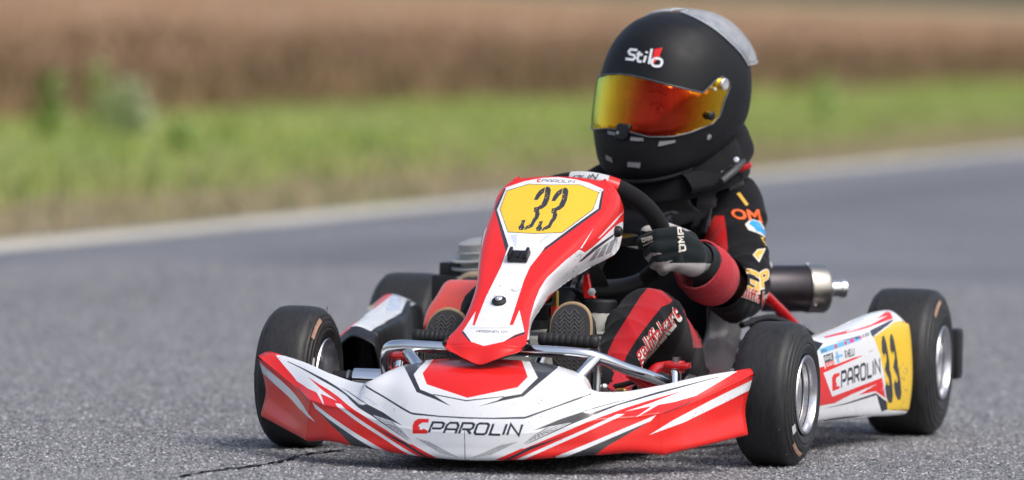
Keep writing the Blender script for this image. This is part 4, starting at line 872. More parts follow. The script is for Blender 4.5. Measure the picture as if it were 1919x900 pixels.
# ================================================================== the driver
from mathutils.bvhtree import BVHTree
person = tag(empty('person'), 'driver in black and red race suit and black helmet steering the kart', 'person')
def bvh(*obs):
    V, F = [], []
    dg = bpy.context.evaluated_depsgraph_get()
    for o in obs:
        k = len(V); V += [o.matrix_world @ v.co for v in o.data.vertices]; F += [[i + k for i in p.vertices] for p in o.data.polygons]
    return BVHTree.FromPolygons(V, F)
def ray_decal(name, tree, groups, parent, off=.001, step=2.5, thick=0):
    """patch, print or strap that lies on a mesh; groups = [(material, loops in photo pixels)]"""
    Vs, Fs, Mi, mats = [], [], [], []
    for gi, (m, loops) in enumerate(groups):
        if m not in mats: mats.append(m)
        LL = [dens(L, step) for L in loops]; allp = np.concatenate(LL); lo, hi = allp.min(0), allp.max(0)
        X, Y = np.meshgrid(np.arange(lo[0], hi[0], step), np.arange(lo[1], hi[1], step))
        v, f = cdt(LL, np.stack([X.ravel(), Y.ravel()], 1), 1e-4)
        if not len(f): continue
        c = v[f].mean(1); k = np.zeros(len(f), bool)
        for L in LL: k ^= inside(c, L)
        hit = []
        for p in v:
            d = cF + cR * (p[0] - 959.5) / FPX - cU * (p[1] - 450) / FPX; d = Vector(d).normalized()
            h, n, _, dist = tree.ray_cast(Vector(CAM), d)
            hit.append(None if h is None else (h + (n if n.dot(d) < 0 else -n) * (off + .0003 * gi) - d * .0004))
        rm = {}
        for q in f[k]:
            if any(hit[i] is None for i in q): continue
            a, b_, c_ = (hit[i] for i in q)
            if max((a - b_).length, (b_ - c_).length, (a - c_).length) > .03: continue
            ix = []
            for i in q:
                if i not in rm: rm[i] = len(Vs); Vs.append(hit[i])
                ix.append(rm[i])
            Fs.append(ix if (b_ - a).cross(c_ - a).dot(Vector(CAM) - a) > 0 else ix[::-1]); Mi.append(mats.index(m))
    me = bpy.data.meshes.new(name); me.from_pydata(Vs, [], Fs)
    for m in mats: me.materials.append(m)
    me.polygons.foreach_set('material_index', Mi)
    o = link(name, me, parent)
    if thick: md = o.modifiers.new('thickness', 'SOLIDIFY'); md.thickness = thick; md.offset = 1
    return o
def blend(name, caps, m, parent, vox=.004, smooth=6):
    """one continuous skin round tapered capsules (p, radius, q, radius)"""
    bm = bmesh.new()
    for p, r0, q, r1 in caps:
        p, q = np.asarray(p, float), np.asarray(q, float); d = q - p; Lg = np.linalg.norm(d)
        u, v, a = frame(d if Lg > 1e-6 else (0, 0, 1)); rings = []
        prof = [(-r0 * math.cos(t), r0 * math.sin(t)) for t in np.linspace(.05, math.pi / 2, 5)] + [(Lg + r1 * math.sin(t), r1 * math.cos(t)) for t in np.linspace(0, math.pi / 2 - .05, 5)]
        for h, r in prof: rings.append([bm.verts.new(p + a * h + r * (math.cos(t) * u + math.sin(t) * v)) for t in np.linspace(0, 2 * math.pi, 18, endpoint=False)])
        for i in range(len(rings) - 1):
            for j in range(18): bm.faces.new((rings[i][j], rings[i][(j + 1) % 18], rings[i + 1][(j + 1) % 18], rings[i + 1][j]))
        bm.faces.new(rings[0][::-1]); bm.faces.new(rings[-1])
    bmesh.ops.recalc_face_normals(bm, faces=bm.faces[:])
    me = bpy.data.meshes.new('raw'); bm.to_mesh(me); bm.free()
    ob = bpy.data.objects.new('raw', me); COL.objects.link(ob)
    md = ob.modifiers.new('r', 'REMESH'); md.mode = 'VOXEL'; md.voxel_size = vox
    ms = ob.modifiers.new('s', 'SMOOTH'); ms.iterations = smooth; ms.factor = .5
    out = bpy.data.meshes.new_from_object(ob.evaluated_get(bpy.context.evaluated_depsgraph_get()))
    bpy.data.objects.remove(ob); out.name = name; out.materials.clear(); out.materials.append(m)
    return link(name, out, parent)
# ---------------- helmet frame: x forward, y to the driver's left, z up
HC = Vector((-.60, .098, .642)); HR = rot('Z', -24) @ rot('X', -4) @ rot('Y', 1); HRn = np.array(HR)
def HF(x, y, z): return np.array(HC) + HRn @ np.array([x, y, z], float)
tab = [(-.166, .118, -.085, .080), (-.160, .142, -.112, .100), (-.143, .160, -.130, .112), (-.108, .170, -.150, .121), (-.07, .170, -.165, .128), (-.02, .162, -.172, .131), (.03, .152, -.172, .130), (.075, .136, -.162, .122), (.108, .120, -.142, .108), (.134, .091, -.112, .086), (.150, .058, -.078, .058), (.157, .026, -.04, .03), (.159, .002, -.008, .004)]
rows_ = []
for z, f_, b_, w_ in tab:
    r_ = []; z, f_, b_, w_ = z * .965, f_ * .955, b_ * .955, w_ * .955
    for k in range(28):
        a = 2 * math.pi * k / 28 + math.pi; c, s = math.cos(a), math.sin(a); e = .88 if -.14 < z < .1 else .95
        x = (f_ + b_) / 2 + (f_ - b_) / 2 * math.copysign(abs(c) ** e, c); y = w_ * math.copysign(abs(s) ** e, s)
        if z < -.04 and c > 0: y *= 1 - .10 * c * min(1, (-z - .04) / .08)       # the chin bar narrows
        zz = z * (1 - .50 * ((1 - c) / 2) ** 1.2) if z < 0 else z                        # the shell is cut higher at the nape
        r_.append(HF(x, y * (1 - .05 * max(0, -z - .08) / .08), zz))
    rows_.append(r_)
hs_ = Surf(rows_, closed=True)
if np.dot(hs_.N(np.array([.5]), np.array([.5]))[0], HRn[:, 0]) < 0: hs_.flip = True
fH = Z(1090, 90, 3.46); fS = Z(1060, 0, 2.5725)
def half_to_loop(px):
    """the outline given on the driver's left half, completed on the right half"""
    q = hs_.uv(px); q = np.stack([q[:, 0] % 1, q[:, 1]], 1)
    q = q[np.abs(q[:, 0] - .5) > .0]; m = np.stack([1 - q[:, 0], q[:, 1]], 1)[::-1]
    return np.concatenate([q, m])
vis_px = fH(330, 181, 430, 205, 620, 254, 780, 290, 870, 200, 905, 186, 945, 212, 952, 255, 915, 345, 885, 440, 840, 490, 700, 545, 590, 572, 440, 577, 330, 550, 290, 538)
vis = half_to_loop(dens(vis_px)[:-14] if False else vis_px)
hole = half_to_loop(fH(350, 205, 450, 232, 620, 278, 760, 315, 805, 350, 795, 420, 720, 488, 590, 535, 440, 545, 350, 530))
def offs(sf, o):
    g_ = Surf(None, closed=True, fn=lambda u, v: sf.S(u, v) + sf.N(u, v) * o); g_.flip = sf.flip; return g_
hmats = []
helmet = printed('helmet', hs_, [], matteblack, person, 120, 80, asp=2.2, hole=[hole], thick=.012, back=blackp)
helmet['label'] = 'matt black full-face helmet with mirrored orange visor'
vm, N, L, b = nodes('iridescent_visor')
N.remove(b); lw = N.new('ShaderNodeLayerWeight'); lw.inputs['Blend'].default_value = .5
rp = ramp(N, [(0, (.60, .02, .012)), (.07, (.85, .07, .015)), (.15, (1, .26, .02)), (.28, (1, .52, .03)), (.45, (1, .72, .08)), (.7, (.6, .75, .2)), (1, (.2, .5, .3))]); L.new(lw.outputs['Facing'], rp.inputs[0])
gl = N.new('ShaderNodeBsdfGlossy'); gl.inputs['Roughness'].default_value = .05; L.new(rp.outputs[0], gl.inputs['Color'])
tp = N.new('ShaderNodeBsdfTransparent'); tp.inputs[0].default_value = (1, .45, .36, 1)
mxs = N.new('ShaderNodeMixShader'); mxs.inputs[0].default_value = .52; L.new(tp.outputs[0], mxs.inputs[1]); L.new(gl.outputs[0], mxs.inputs[2])
nz = N.new('ShaderNodeTexNoise'); nz.inputs['Scale'].default_value = 60; nz.inputs['Detail'].default_value = 3; tcv = N.new('ShaderNodeTexCoord'); mpv = N.new('ShaderNodeMapping'); mpv.inputs['Scale'].default_value = (1, 1, .07); L.new(tcv.outputs['Object'], mpv.inputs[0]); L.new(mpv.outputs[0], nz.inputs['Vector'])      # fine vertical waves of the tear-off film
bpv = N.new('ShaderNodeBump'); bpv.inputs['Strength'].default_value = .35; bpv.inputs['Distance'].default_value = .006; L.new(nz.outputs['Fac'], bpv.inputs['Height']); L.new(bpv.outputs[0], gl.inputs['Normal'])
mf = N.new('ShaderNodeMapRange'); mf.inputs[1].default_value = .05; mf.inputs[2].default_value = .35; mf.inputs[3].default_value = .30; mf.inputs[4].default_value = .92; L.new(lw.outputs['Facing'], mf.inputs[0]); L.new(mf.outputs[0], mxs.inputs[0])
L.new(mxs.outputs[0], N['Material Output'].inputs['Surface'])
visor = printed('visor', offs(hs_, .0035), [], vm, helmet, 120, 80, asp=2.2, only=vis, thick=0)
# rim line round the visor
q = np.concatenate([vis, vis[:1]]); q = dens(vis * np.array([2.2, 1]), .02) / np.array([2.2, 1]); q = np.concatenate([q, q[:1]])
hv_ = offs(hs_, .0038); tube('visor_edge', hv_.S(q[:, 0], q[:, 1]), .0016, mat('visor_edge_grey', (.06, .07, .085), .25), helmet, n=len(q), seg=6, smooth_path=False, caps=False)
def hp_(x, y): return onsurf(hs_, x, y)
p, n = hp_(1352, 158); ps = lathe('visor_pivot', [(-.002, .011), (.006, .011), (.0075, .0095), (.0075, .006), (.0065, .0055), (.0065, 0)], p + n * .003, n, alu, helmet, 28)
ym = lambda P: np.array(HC) + HRn @ (np.array([1, -1, 1]) * (HRn.T @ (np.asarray(P) - np.array(HC)))); yv = lambda v: HRn @ (np.array([1, -1, 1]) * (HRn.T @ np.asarray(v)))
lathe('visor_pivot', [(-.002, .011), (.006, .011), (.0075, .0095), (.0075, 0)], ym(p + n * .003), yv(n), alu, helmet, 28)
p, n = hp_(1326, 216); 
for P_, n_ in ((p, n), (ym(p), yv(n))): lathe('visor_post', [(0, .0085), (.009, .0085), (.011, .0065), (.012, .003), (.012, 0)], P_ + n_ * .003, n_, blackp, helmet, 24)
p, n = hp_(1328, 257); 
for P_, n_ in ((p, n), (ym(p), yv(n))): lathe('helmet_screw', [(0, .0055), (.002, .0055), (.003, .003), (.003, 0)], P_, n_, alu, helmet, 18)
p, n = hp_(1336, 167); lathe('visor_stud', [(0, .0035), (.003, .003), (.0032, 0)], p + n * .004, n, sticker, helmet, 12)
for x, y in ((1257, 31), (1277, 35)): p, n = hp_(x, y); lathe('vent_hole', [(0, .0035), (.0006, .003), (.0008, 0)], p, n, blackp, helmet, 12)
mesh_grey = mat('vent_mesh', (.28, .28, .29), .6, bump=1, bscale=600, var=.3, vscale=500)
vents = [fH(172, 536, 228, 548, 230, 570, 176, 560), fH(320, 578, 402, 584, 400, 606, 316, 600), fH(500, 606, 607, 596, 604, 612, 494, 638), fH(98, 478, 122, 518, 122, 538, 100, 508), fH(160, 690, 200, 712, 206, 744, 164, 722), fH(300, 738, 382, 744, 378, 776, 298, 768)]
for v_ in vents: decal('vent', hs_, [(mesh_grey, [v_])], helmet, off=.0022)
for v_ in vents[:3] + vents[4:]:
    q = hs_.uv(dens(v_, 4)); q = np.concatenate([q, q[:1]]); tube('vent_rim', hs_.S(q[:, 0], q[:, 1]), .0016, matteblack, helmet, n=len(q), seg=6, smooth_path=False, caps=False)
p, n = hp_(1169, 246); tb = fH(252, 505, 318, 512, 300, 545, 285, 590, 240, 582, 250, 545)
decal('visor_tab', hs_, [(blackp, [tb])], helmet, off=.0105)
q = hs_.uv(dens(tb, 3)); q = np.concatenate([q, q[:1]])
ov = offs(hs_, .006); tube('tab_edge', ov.S(q[:, 0], q[:, 1]), .0045, blackp, helmet, n=len(q), seg=8, smooth_path=False, caps=False)
lathe('tab_screw', [(0, .003), (.0015, .003), (.002, 0)], hp_(1164, 250)[0] + n * .0115, n, steel, helmet, 12)
# lower trim of the shell
q = np.linspace(0, 1, 90); tube('helmet_trim', hs_.S(q, np.full(90, .05)), .0055, mat('trim_rubber', (.022, .022, .024), .5), helmet, n=90, seg=8, smooth_path=False, caps=False)
# maker's name on the brow
lw_ = []
def sp_(*p, w=12, closed=False): return [fS(*np.array(L).ravel().tolist()) for L in stroke([(p[i], p[i + 1]) for i in range(0, len(p), 2)], w, closed)]
lw_ += [(white, [l]) for l in sp_(347, 243, 315, 240, 306, 250, 311, 262, 332, 268, 336, 279, 327, 289, 290, 285) + sp_(358, 249, 348, 284, 352, 297, 368, 299) + sp_(344, 262, 373, 266) + sp_(389, 271, 378, 303) + sp_(394, 250, 391, 259) + sp_(417, 238, 403, 311)]
lw_ += [(red, [fS(430, 240, 468, 233, 450, 282, 430, 306, 416, 308)])] + [(white, [l]) for l in sp_(428, 286, 440, 284, 455, 286, 464, 294, 465, 306, 460, 317, 450, 322, 434, 322, 422, 317, 417, 306, 420, 293, 430, 285)]
decal('brow_lettering', hs_, lw_, helmet, off=.0010, step=2)
# clear spoiler behind the crown
film, N, L, b = nodes('clear_film'); b.inputs['Base Color'].default_value = (.62, .66, .70, 1); b.inputs['Roughness'].default_value = .12; b.inputs['Alpha'].default_value = .34; b.inputs['Specular IOR Level'].default_value = .8
nz = N.new('ShaderNodeTexNoise'); nz.inputs['Scale'].default_value = 45; nz.inputs['Detail'].default_value = 6; tcv = N.new('ShaderNodeTexCoord'); L.new(tcv.outputs['Object'], nz.inputs['Vector']); r_ = ramp(N, [(.3, (.42, .46, .52)), (.65, (.66, .70, .75))]); L.new(nz.outputs['Fac'], r_.inputs[0]); L.new(r_.outputs[0], b.inputs['Base Color'])
def spf(u, v):
    w_ = (1 - np.abs(2 * u - 1) ** 3); uh = (u - .5) * (.70 - .34 * v); vh = .965 - .40 * v
    P = hs_.S(uh % 1, vh); n = hs_.N(uh % 1, vh)
    return P + n * (.0025 + (.003 + .013 * v) * w_)[:, None]
sp_s = Surf(None, fn=spf)
spo = surf_mesh('spoiler', sp_s, 40, 24, film, helmet, thick=.002)
uu = np.concatenate([np.linspace(0, 1, 30), np.ones(14), np.linspace(1, 0, 30), np.zeros(15)]); vv_ = np.concatenate([np.zeros(30), np.linspace(.05, .95, 14), np.ones(30), np.linspace(.95, 0, 15)])
tube('spoiler_edge', sp_s.S(uu, vv_), .0016, mat('film_edge', (.6, .64, .68), .3), spo, n=len(uu), seg=6, smooth_path=False, caps=False)
# ---------------- body: one continuous figure inside the suit
hipL, hipR = (-.66, .13, .13), (-.66, -.03, .13)
kneeL = at(1208, 588, X=-.09); ankL = at(1146, 712, X=.075); kneeR = np.array([-.09, -.105, .25]); ankR = np.array([.06, -.10, .15])
shL = np.array([-.655, .195, .415]); elL = at(1392, 545, X=-.49); wrL = at(1318, 492, X=-.29)
shR = np.array([-.655, -.03, .425]); elR = np.array([-.47, -.09, .27]); wrR = np.array([-.28, -.085, .37])
cap = [((-.70, .05, .15), .07, (-.70, .06, .25), .07), ((-.70, .06, .25), .07, (-.675, .085, .38), .065), (shL, .045, shR, .045), ((-.65, .09, .42), .05, HF(-.02, 0, -.10), .05),
       (hipL, .045, (-.3, .19, .2), .03), ((-.3, .19, .2), .03, kneeL, .024), (hipR, .045, kneeR, .024), (hipL, .06, hipR, .06), (kneeL, .024, ankL, .018), (kneeR, .024, ankR, .018), 
       (shL, .035, elL, .026), (elL, .026, wrL, .02), (shR, .035, elR, .026), (elR, .026, wrR, .02),
       (HF(-.03, 0, .045), .092, HF(.01, 0, .02), .088), (HF(.015, 0, .0), .078, HF(.03, 0, -.07), .055), (HF(.03, .03, -.055), .046, HF(.03, -.03, -.055), .046), (HF(.04, 0, -.105), .032, HF(.055, 0, -.105), .03),
       (HF(.083, 0, -.012), .010, HF(.103, 0, -.048), .0115), (HF(.095, .012, -.05), .008, HF(.095, -.012, -.05), .008), (HF(.073, .045, .004), .014, HF(.082, .012, .006), .014), (HF(.073, -.045, .004), .014, HF(.082, -.012, .006), .014), (HF(.078, .02, -.083), .008, HF(.078, -.02, -.083), .008)]
body = blend('body', cap, skin_m, person, .006, 4)
eye_w = mat('eye_white', (.55, .46, .42), .3); eye_d = mat('eye_iris', (.03, .025, .02), .15); lash = mat('lash', (.22, .11, .08), .7)
for s in (-1, 1):
    c = HF(.0775, s * .031, -.022); ax = HRn @ np.array([1, s * .18, 0])
    e = lathe('eye', [(-.004, .0), (-.003, .010), (.002, .010), (.005, .007), (.0062, 0)], c, ax, eye_w, body, 20, 80); lathe('iris', [(.0054, .0045), (.0066, .0035), (.007, 0)], c, ax, eye_d, e, 16)
    tube('eyelid', [HF(.080, s * .045, -.020), HF(.0865, s * .038, -.013), HF(.0885, s * .030, -.011), HF(.0875, s * .021, -.014), HF(.084, s * .016, -.020)], .0018, lash, body, seg=6)
    tube('eyebrow', [HF(.083, s * .05, .004), HF(.092, s * .036, .011), HF(.095, s * .018, .008)], .0024, lash, body, seg=6)
# ---------------- race suit: torso, sleeves, legs as cloth with folds
def fold(u, v, seed, amp, ku, kv):
    q1 = kv * v * 6.28 + 2.2 * np.sin(6.28 * u + seed) + seed; q2 = kv * 1.7 * v * 6.28 + ku * 6.28 * u + seed * 2.1; q3 = kv * 3.1 * v * 6.28 - ku * 6.28 * u + seed * 3
    return amp * (.75 - 1.5 * np.abs(np.sin(q1 / 2)) ** .7 + .5 * np.sin(q2) + .55 - 1.1 * np.abs(np.sin(q3 / 2)) ** .6)
def limb(P, rad, seed, amp, refs, kv=3, ell=1.0):
    """cloth tube along a path; the seam faces -refs"""
    P = np.asarray(P, float); n = 60; Q = crom(P, n); T = np.gradient(Q, axis=0); T /= np.linalg.norm(T, axis=1)[:, None]; rr = wts(np.linspace(0, 1, n), len(rad)) @ np.asarray(rad, float)
    A = np.asarray(refs, float)[None] - T * (T @ np.asarray(refs, float))[:, None]; A /= np.linalg.norm(A, axis=1)[:, None]; B = np.cross(T, A)
    def f(u, v):
        W = wts(v, n); q = W @ Q; a = W @ A; b_ = W @ B; a /= np.linalg.norm(a, axis=1)[:, None]; b_ /= np.linalg.norm(b_, axis=1)[:, None]; r = W @ rr
        ph = 2 * math.pi * (u - .5); r = r + fold(u, v, seed, amp, 2, kv)
        return q + a * (r * np.cos(ph))[:, None] + b_ * (r * np.sin(ph) * ell)[:, None]
    s = Surf(None, closed=True, fn=f)
    if np.dot(s.N(np.array([.5]), np.array([.5]))[0], s.S(np.array([.5]), np.array([.5]))[0] - Q[n // 2]) < 0: s.flip = True
    return s
z6 = Z(1080, 520, 2.5); z3 = Z(1100, 300, 2.812); fK = Z(1150, 400, 4.09)
tor = []
for z, cx, cy, w_, d_ in ((.06, -.70, .045, .14, .10), (.11, -.70, .046, .14, .105), (.19, -.71, .052, .136, .10), (.28, -.71, .065, .134, .097), (.36, -.695, .078, .146, .092), (.41, -.675, .086, .156, .088), (.44, -.662, .089, .146, .082), (.47, -.65, .093, .112, .074), (.495, -.64, .097, .08, .068), (.52, -.63, .098, .062, .062)):
    tor.append([(cx + d_ * math.copysign(abs(math.cos(a)) ** .85, math.cos(a)), cy + w_ * math.copysign(abs(math.sin(a)) ** .85, math.sin(a)), z) for a in np.linspace(math.pi, 3 * math.pi, 24, endpoint=False)])
tor0 = Surf(tor, closed=True); tor_s = Surf(None, closed=True, fn=lambda u, v: tor0.S(u, v) + (tor0.S(u, v) - (tor0.S(u, v) * np.array([0, 0, 1.]) + np.array([-.69, .07, 0]))) * (fold(u, v, 1.7, .022, 2, 3))[:, None])
torso = surf_mesh('suit_torso', tor_s, 110, 70, fab_black, person)
arm_px = [(-.665, .160, .450), (-.655, .203, .434), at(1376, 436, X=-.615), at(1386, 480, X=-.565), at(1391, 520, X=-.52), at(1388, 546, X=-.475), at(1372, 548, X=-.43), at(1352, 531, X=-.375)]
arm_s = limb(arm_px, [.058, .064, .059, .055, .053, .052, .0515, .050], .6, .0034, (.9, .35, .1), 3.2)
sleeve = printed('suit_sleeve', arm_s, [(fab_redbright, fK(690, 200, 735, 80, 770, 20, 845, 18, 862, 120, 876, 290, 845, 285, 800, 235, 740, 250))], fab_black, person, 90, 110, asp=.8, thick=0)
cuff_s = limb([at(1340, 526, X=-.368), at(1329, 517, X=-.345), at(1318, 506, X=-.320), at(1307, 496, X=-.296)], [.0500, .0530, .0520, .0480], 1.1, .0008, (.9, .35, .1), 2)
def ribbed(sf, k, a):
    g_ = Surf(None, closed=True, fn=lambda u, v: sf.S(u, v) + sf.N(u, v) * (a * np.sin(2 * math.pi * k * u))[:, None]); g_.flip = sf.flip; return g_
cuff = surf_mesh('cuff', ribbed(cuff_s, 84, .0006), 504, 24, knit, person, thick=.004)
armR = limb([(-.665, .005, .452), (-.66, -.038, .448), elR * .5 + shR * .5, elR, elR * .4 + wrR * .6, elR * .15 + wrR * .85], [.052, .058, .052, .05, .048, .046], 2.6, .003, (.9, -.3, .1), 3)
surf_mesh('suit_sleeve', armR, 60, 70, fab_black, person)
surf_mesh('cuff', limb([elR * .2 + wrR * .8, wrR], [.049, .046], 2, .0008, (.9, -.3, .1)), 60, 10, knit, person, thick=.004)
leg_px = [(-.68, .115, .125), (-.52, .140, .140), (-.32, .168, .185), (-.17, .190, .232), kneeL + np.array([-.02, .0, .0]), at(1190, 615, X=-.04), at(1170, 648, X=.01), at(1155, 684, X=.055), at(1150, 708, X=.078)]
leg_s = limb(leg_px, [.066, .062, .055, .050, .0485, .0485, .046, .040, .034], 3.1, .0034, (.75, .25, .6), 3.4)
shin_v = Surf(None, closed=True, fn=leg_s.fn); shin_v.flip = leg_s.flip; shin_v.vr = (.47, .998); thigh_v = Surf(None, closed=True, fn=leg_s.fn); thigh_v.flip = leg_s.flip; thigh_v.vr = (.2, .5)
leg = printed('suit_leg', leg_s, [(fab_red, shin_v.uv(dens(z6(340, 44, 400, 60, 452, 106, 440, 122, 400, 138, 350, 200, 290, 280, 238, 362, 215, 420, 135, 400, 150, 345, 180, 280, 250, 170, 300, 90))), 0, 1), (fab_red, thigh_v.uv(dens(z6(500, 150, 560, 190, 605, 240, 590, 330, 548, 330, 545, 290, 528, 220))), 0, 1)], fab_black, person, 90, 130, asp=.7, thick=0)
legR = limb([(-.68, -.035, .135), (-.52, -.06, .17), (-.32, -.09, .21), (-.17, -.105, .235), kneeR, (-.03, -.105, .215), (.02, -.10, .175), (.06, -.10, .145)], [.085, .08, .07, .06, .054, .051, .048, .043], 4.4, .0026, (.75, -.25, .6), 3.4)
surf_mesh('suit_leg', legR, 60, 80, fab_black, person)
for k_, (c, s) in enumerate(((ankL, 1), (ankR, -1))):
    c = at(1149, 714, X=.083) if s > 0 else c; d = np.array([.012, -.004 * s, -.014]); surf_mesh('ankle_cuff', ribbed(limb([c - d * .9, c, c + d, c + d * 2], [.034, .035, .034, .031], 1, .0005, (.8, .2, .5)), 44, .0009), 264, 12, knit, person, thick=.004)
# ---------------- shoes with herringbone soles
def shoe(c, yaw, lean):
    """racing boot, sole towards +X; c = centre of the sole"""
    A = rot('Z', yaw) @ rot('X', lean) @ rot('Y', -8)
    out = [(0, -.100), (.020, -.096), (.029, -.080), (.030, -.055), (.028, -.02), (.031, .02), (.037, .05), (.035, .078), (.024, .094), (.004, .101), (-.016, .096), (-.031, .078), (-.036, .05), (-.033, .02), (-.028, -.02), (-.029, -.055), (-.028, -.08), (-.019, -.096)]
    T = lambda d, y, z: np.array(c) + np.array(A @ Vector((d, y, z)))
    def ring(d, k, dz=0, kz=None): return [T(d, y * k, z * (kz or k) + dz) for y, z in out]
    up = Surf([ring(-.006, 1.0), ring(-.010, 1.03), ring(-.018, 1.0), ring(-.030, .97), ring(-.045, .88, -.012, .86), ring(-.060, .78, -.032, .66), ring(-.075, .74, -.046, .5), ring(-.09, .74, -.052, .42)], closed=True)
    o = surf_mesh('shoe', up, 54, 24, fab_black, person)
    wl = surf_mesh('sole_edge', Surf([ring(.0, .97), ring(.0008, 1.02), ring(-.004, 1.045), ring(-.010, 1.045), ring(-.0145, 1.02)], closed=True), 54, 12, gum, o)
    bm = bmesh.new(); q = [T(.0012, y * .985, z * .99) for y, z in crom(out, 54, True)]; bm.faces.new([bm.verts.new(p) for p in q]); r = bmesh.ops.extrude_face_region(bm, geom=bm.faces[:])
    bmesh.ops.translate(bm, vec=Vector(T(-.006, 0, 0)) - Vector(T(0, 0, 0)), verts=[v for v in r['geom'] if isinstance(v, bmesh.types.BMVert)]); from_bm('sole', bm, sole_m, o, True, 30)
    tr = bmesh.new(); L = np.array(crom(out, 54, True)) * np.array([.9, .93])
    for k in range(-14, 15):
        z0 = k * .0072; zz = [(y, z0 + (.0052 if i % 2 else -.0052)) for i, y in enumerate(np.linspace(-.036, .036, 9))]
        for a, b_ in zip(zz[:-1], zz[1:]):
            if not inside(np.array([a, b_]), L).all(): continue
            for w_ in stroke([a, b_], .0026):
                lo = [tr.verts.new(T(.0010, *p)) for p in w_]; hi = [tr.verts.new(T(.0026, p[0] * .99, p[1])) for p in w_]
                tr.faces.new(hi)
                for i in range(4): tr.faces.new((lo[i], lo[(i + 1) % 4], hi[(i + 1) % 4], hi[i]))
    tm = from_bm('tread', tr, mat('tread_rubber', (.085, .083, .084), .7, var=.3, vscale=60), o, False); tm['kind'] = 'stuff'
    return o
tube('shoe_collar', [ankL + np.array([-.01, 0, .012]), ankL + np.array([.03, -.014, .0]), at(1080, 690, X=.14)], [.030, .032, .034], fab_black, person)
shoe(at(1068, 640, X=.205) + np.array([0, 0, -.035]), -1, 3); shoe(at(829, 650, X=.205) + np.array([0, 0, -.035]), 2, -3)
# ---------------- gloves
def hnd(x, y, X): return at(x, y, X=X)
gl_ = [(hnd(1312, 490, -.285), .030, hnd(1285, 474, -.235), .032), (hnd(1296, 470, -.225), .025, hnd(1264, 446, -.197), .022), (hnd(1298, 482, -.225), .027, hnd(1262, 468, -.195), .023), (hnd(1298, 494, -.225), .025, hnd(1265, 488, -.198), .021),
       (hnd(1266, 442, -.186), .0165, hnd(1232, 444, -.174), .0150), (hnd(1232, 444, -.174), .0148, hnd(1206, 455, -.182), .0135),
       (hnd(1264, 460, -.180), .0160, hnd(1232, 466, -.166), .0148), (hnd(1232, 466, -.166), .0145, hnd(1219, 477, -.190), .013),
       (hnd(1264, 477, -.182), .0150, hnd(1237, 485, -.170), .0140), (hnd(1237, 485, -.170), .0138, hnd(1228, 494, -.194), .0125),
       (hnd(1266, 491, -.186), .0140, hnd(1246, 499, -.178), .0125), (hnd(1246, 499, -.178), .0122, hnd(1242, 506, -.200), .0112),
       (hnd(1290, 452, -.245), .019, hnd(1250, 432, -.256), .0150), (hnd(1250, 432, -.256), .0148, hnd(1213, 436, -.246), .0130)]
gloveL = blend('glove', gl_, glove_black, person, .0026, 5); gloveL['label'] = 'left glove, black back with pale palm'
gloveL.data.materials.append(glove_grey)
for pl in gloveL.data.polygons:
    c = pl.center; q = proj(np.array([[*c]]))[0]
    if (pl.normal.z < -.45 and q[1] > 474) or (q[1] > 494 and q[0] > 1240 and pl.normal.z < .1) or (q[1] < 433 and c.x < -.225 and pl.normal.z > .2) or (1296 < q[0] < 1312 and pl.normal.x > -.3 and q[1] < 500 and False): pl.material_index = 1
surf_mesh('glove_gauntlet', limb([at(1346, 524, X=-.36), at(1332, 508, X=-.325), at(1318, 494, X=-.296), at(1306, 486, X=-.272)], [.037, .0375, .0365, .0335], 5, .0006, (.9, .35, .1), 2), 60, 24, glove_black, gloveL)
tG = bvh(gloveL)
om = words('OMP', fK(216, 196, 300, 178, 302, 208, 220, 224), .3, .8, .42)
ray_decal('finger_tag', tG, [(cream, [l]) for l in om] + [(cream, [fK(212, 196, 298, 172, 299, 177, 212, 201)]), (cream, [fK(228, 242, 304, 212, 305, 217, 229, 247)])], gloveL, .0009, 1.6)
om = words('OMP', fK(550, 100, 562, 290, 520, 292, 495, 112)[:1] + fK(562, 290, 520, 295, 498, 115), .28, .8, .4)
om = words('OMP', [fK(498, 292)[0], fK(486, 112)[0], fK(528, 108)[0], fK(556, 290)[0]], .28, .8, .4)
ray_decal('knuckle_tag', tG, [(cream, [l]) for l in om] + [(cream, [fK(484, 112, 490, 112, 512, 290, 506, 300, 494, 298, 502, 200)])], gloveL, .0009, 1.6)
swr = swp(180); gr_ = [(wrR, .030, swr + np.array([-.02, -.03, -.01]), .032)]
for k in range(4):
    o_ = SWE * (.024 - .017 * k); gr_ += [(swr + o_ + np.array([-.01, -.025, 0]), .015, swr + o_ + np.array([.030, -.008, .01]), .0145), (swr + o_ + np.array([.030, -.008, .01]), .014, swr + o_ + np.array([.026, .028, .01]), .0125)]
gr_ += [(swr + np.array([-.03, -.02, .0]), .017, swr + SWE * .02 + np.array([-.028, .02, .01]), .013)]
blend('glove', gr_, glove_black, person, .0035, 4)
# ---------------- lettering and patches on the suit
tA = bvh(sleeve)
ray_decal('sleeve_patch', tA, [(orange, font_loops('OM', z3(755, 258, 905, 262, 925, 335, 765, 308), .03))], sleeve, .001)
ray_decal('sleeve_emblem', tA, [(cream, [z3(832, 340, 862, 312, 912, 325, 942, 375, 944, 412, 900, 388, 850, 370)]), (cyan, [z3(850, 338, 868, 318, 908, 330, 936, 378, 938, 402, 912, 382, 890, 378, 880, 360)])], sleeve, .001)
ray_decal('sleeve_mark', tA, [(gold, [z3(914, 410, 930, 405, 948, 440, 942, 455)]), (gold, [z3(788, 178, 805, 172, 850, 235, 838, 245)])], sleeve, .001)
ray_decal('sleeve_slash', tA, [(cream, [z3(873, 503, 897, 472, 940, 466, 906, 542, 892, 524)]), (gold, [z3(880, 502, 900, 478, 930, 472, 904, 530, 896, 518)])], sleeve, .001)
Gq = z3(785, 562, 908, 590, 905, 712, 800, 650)
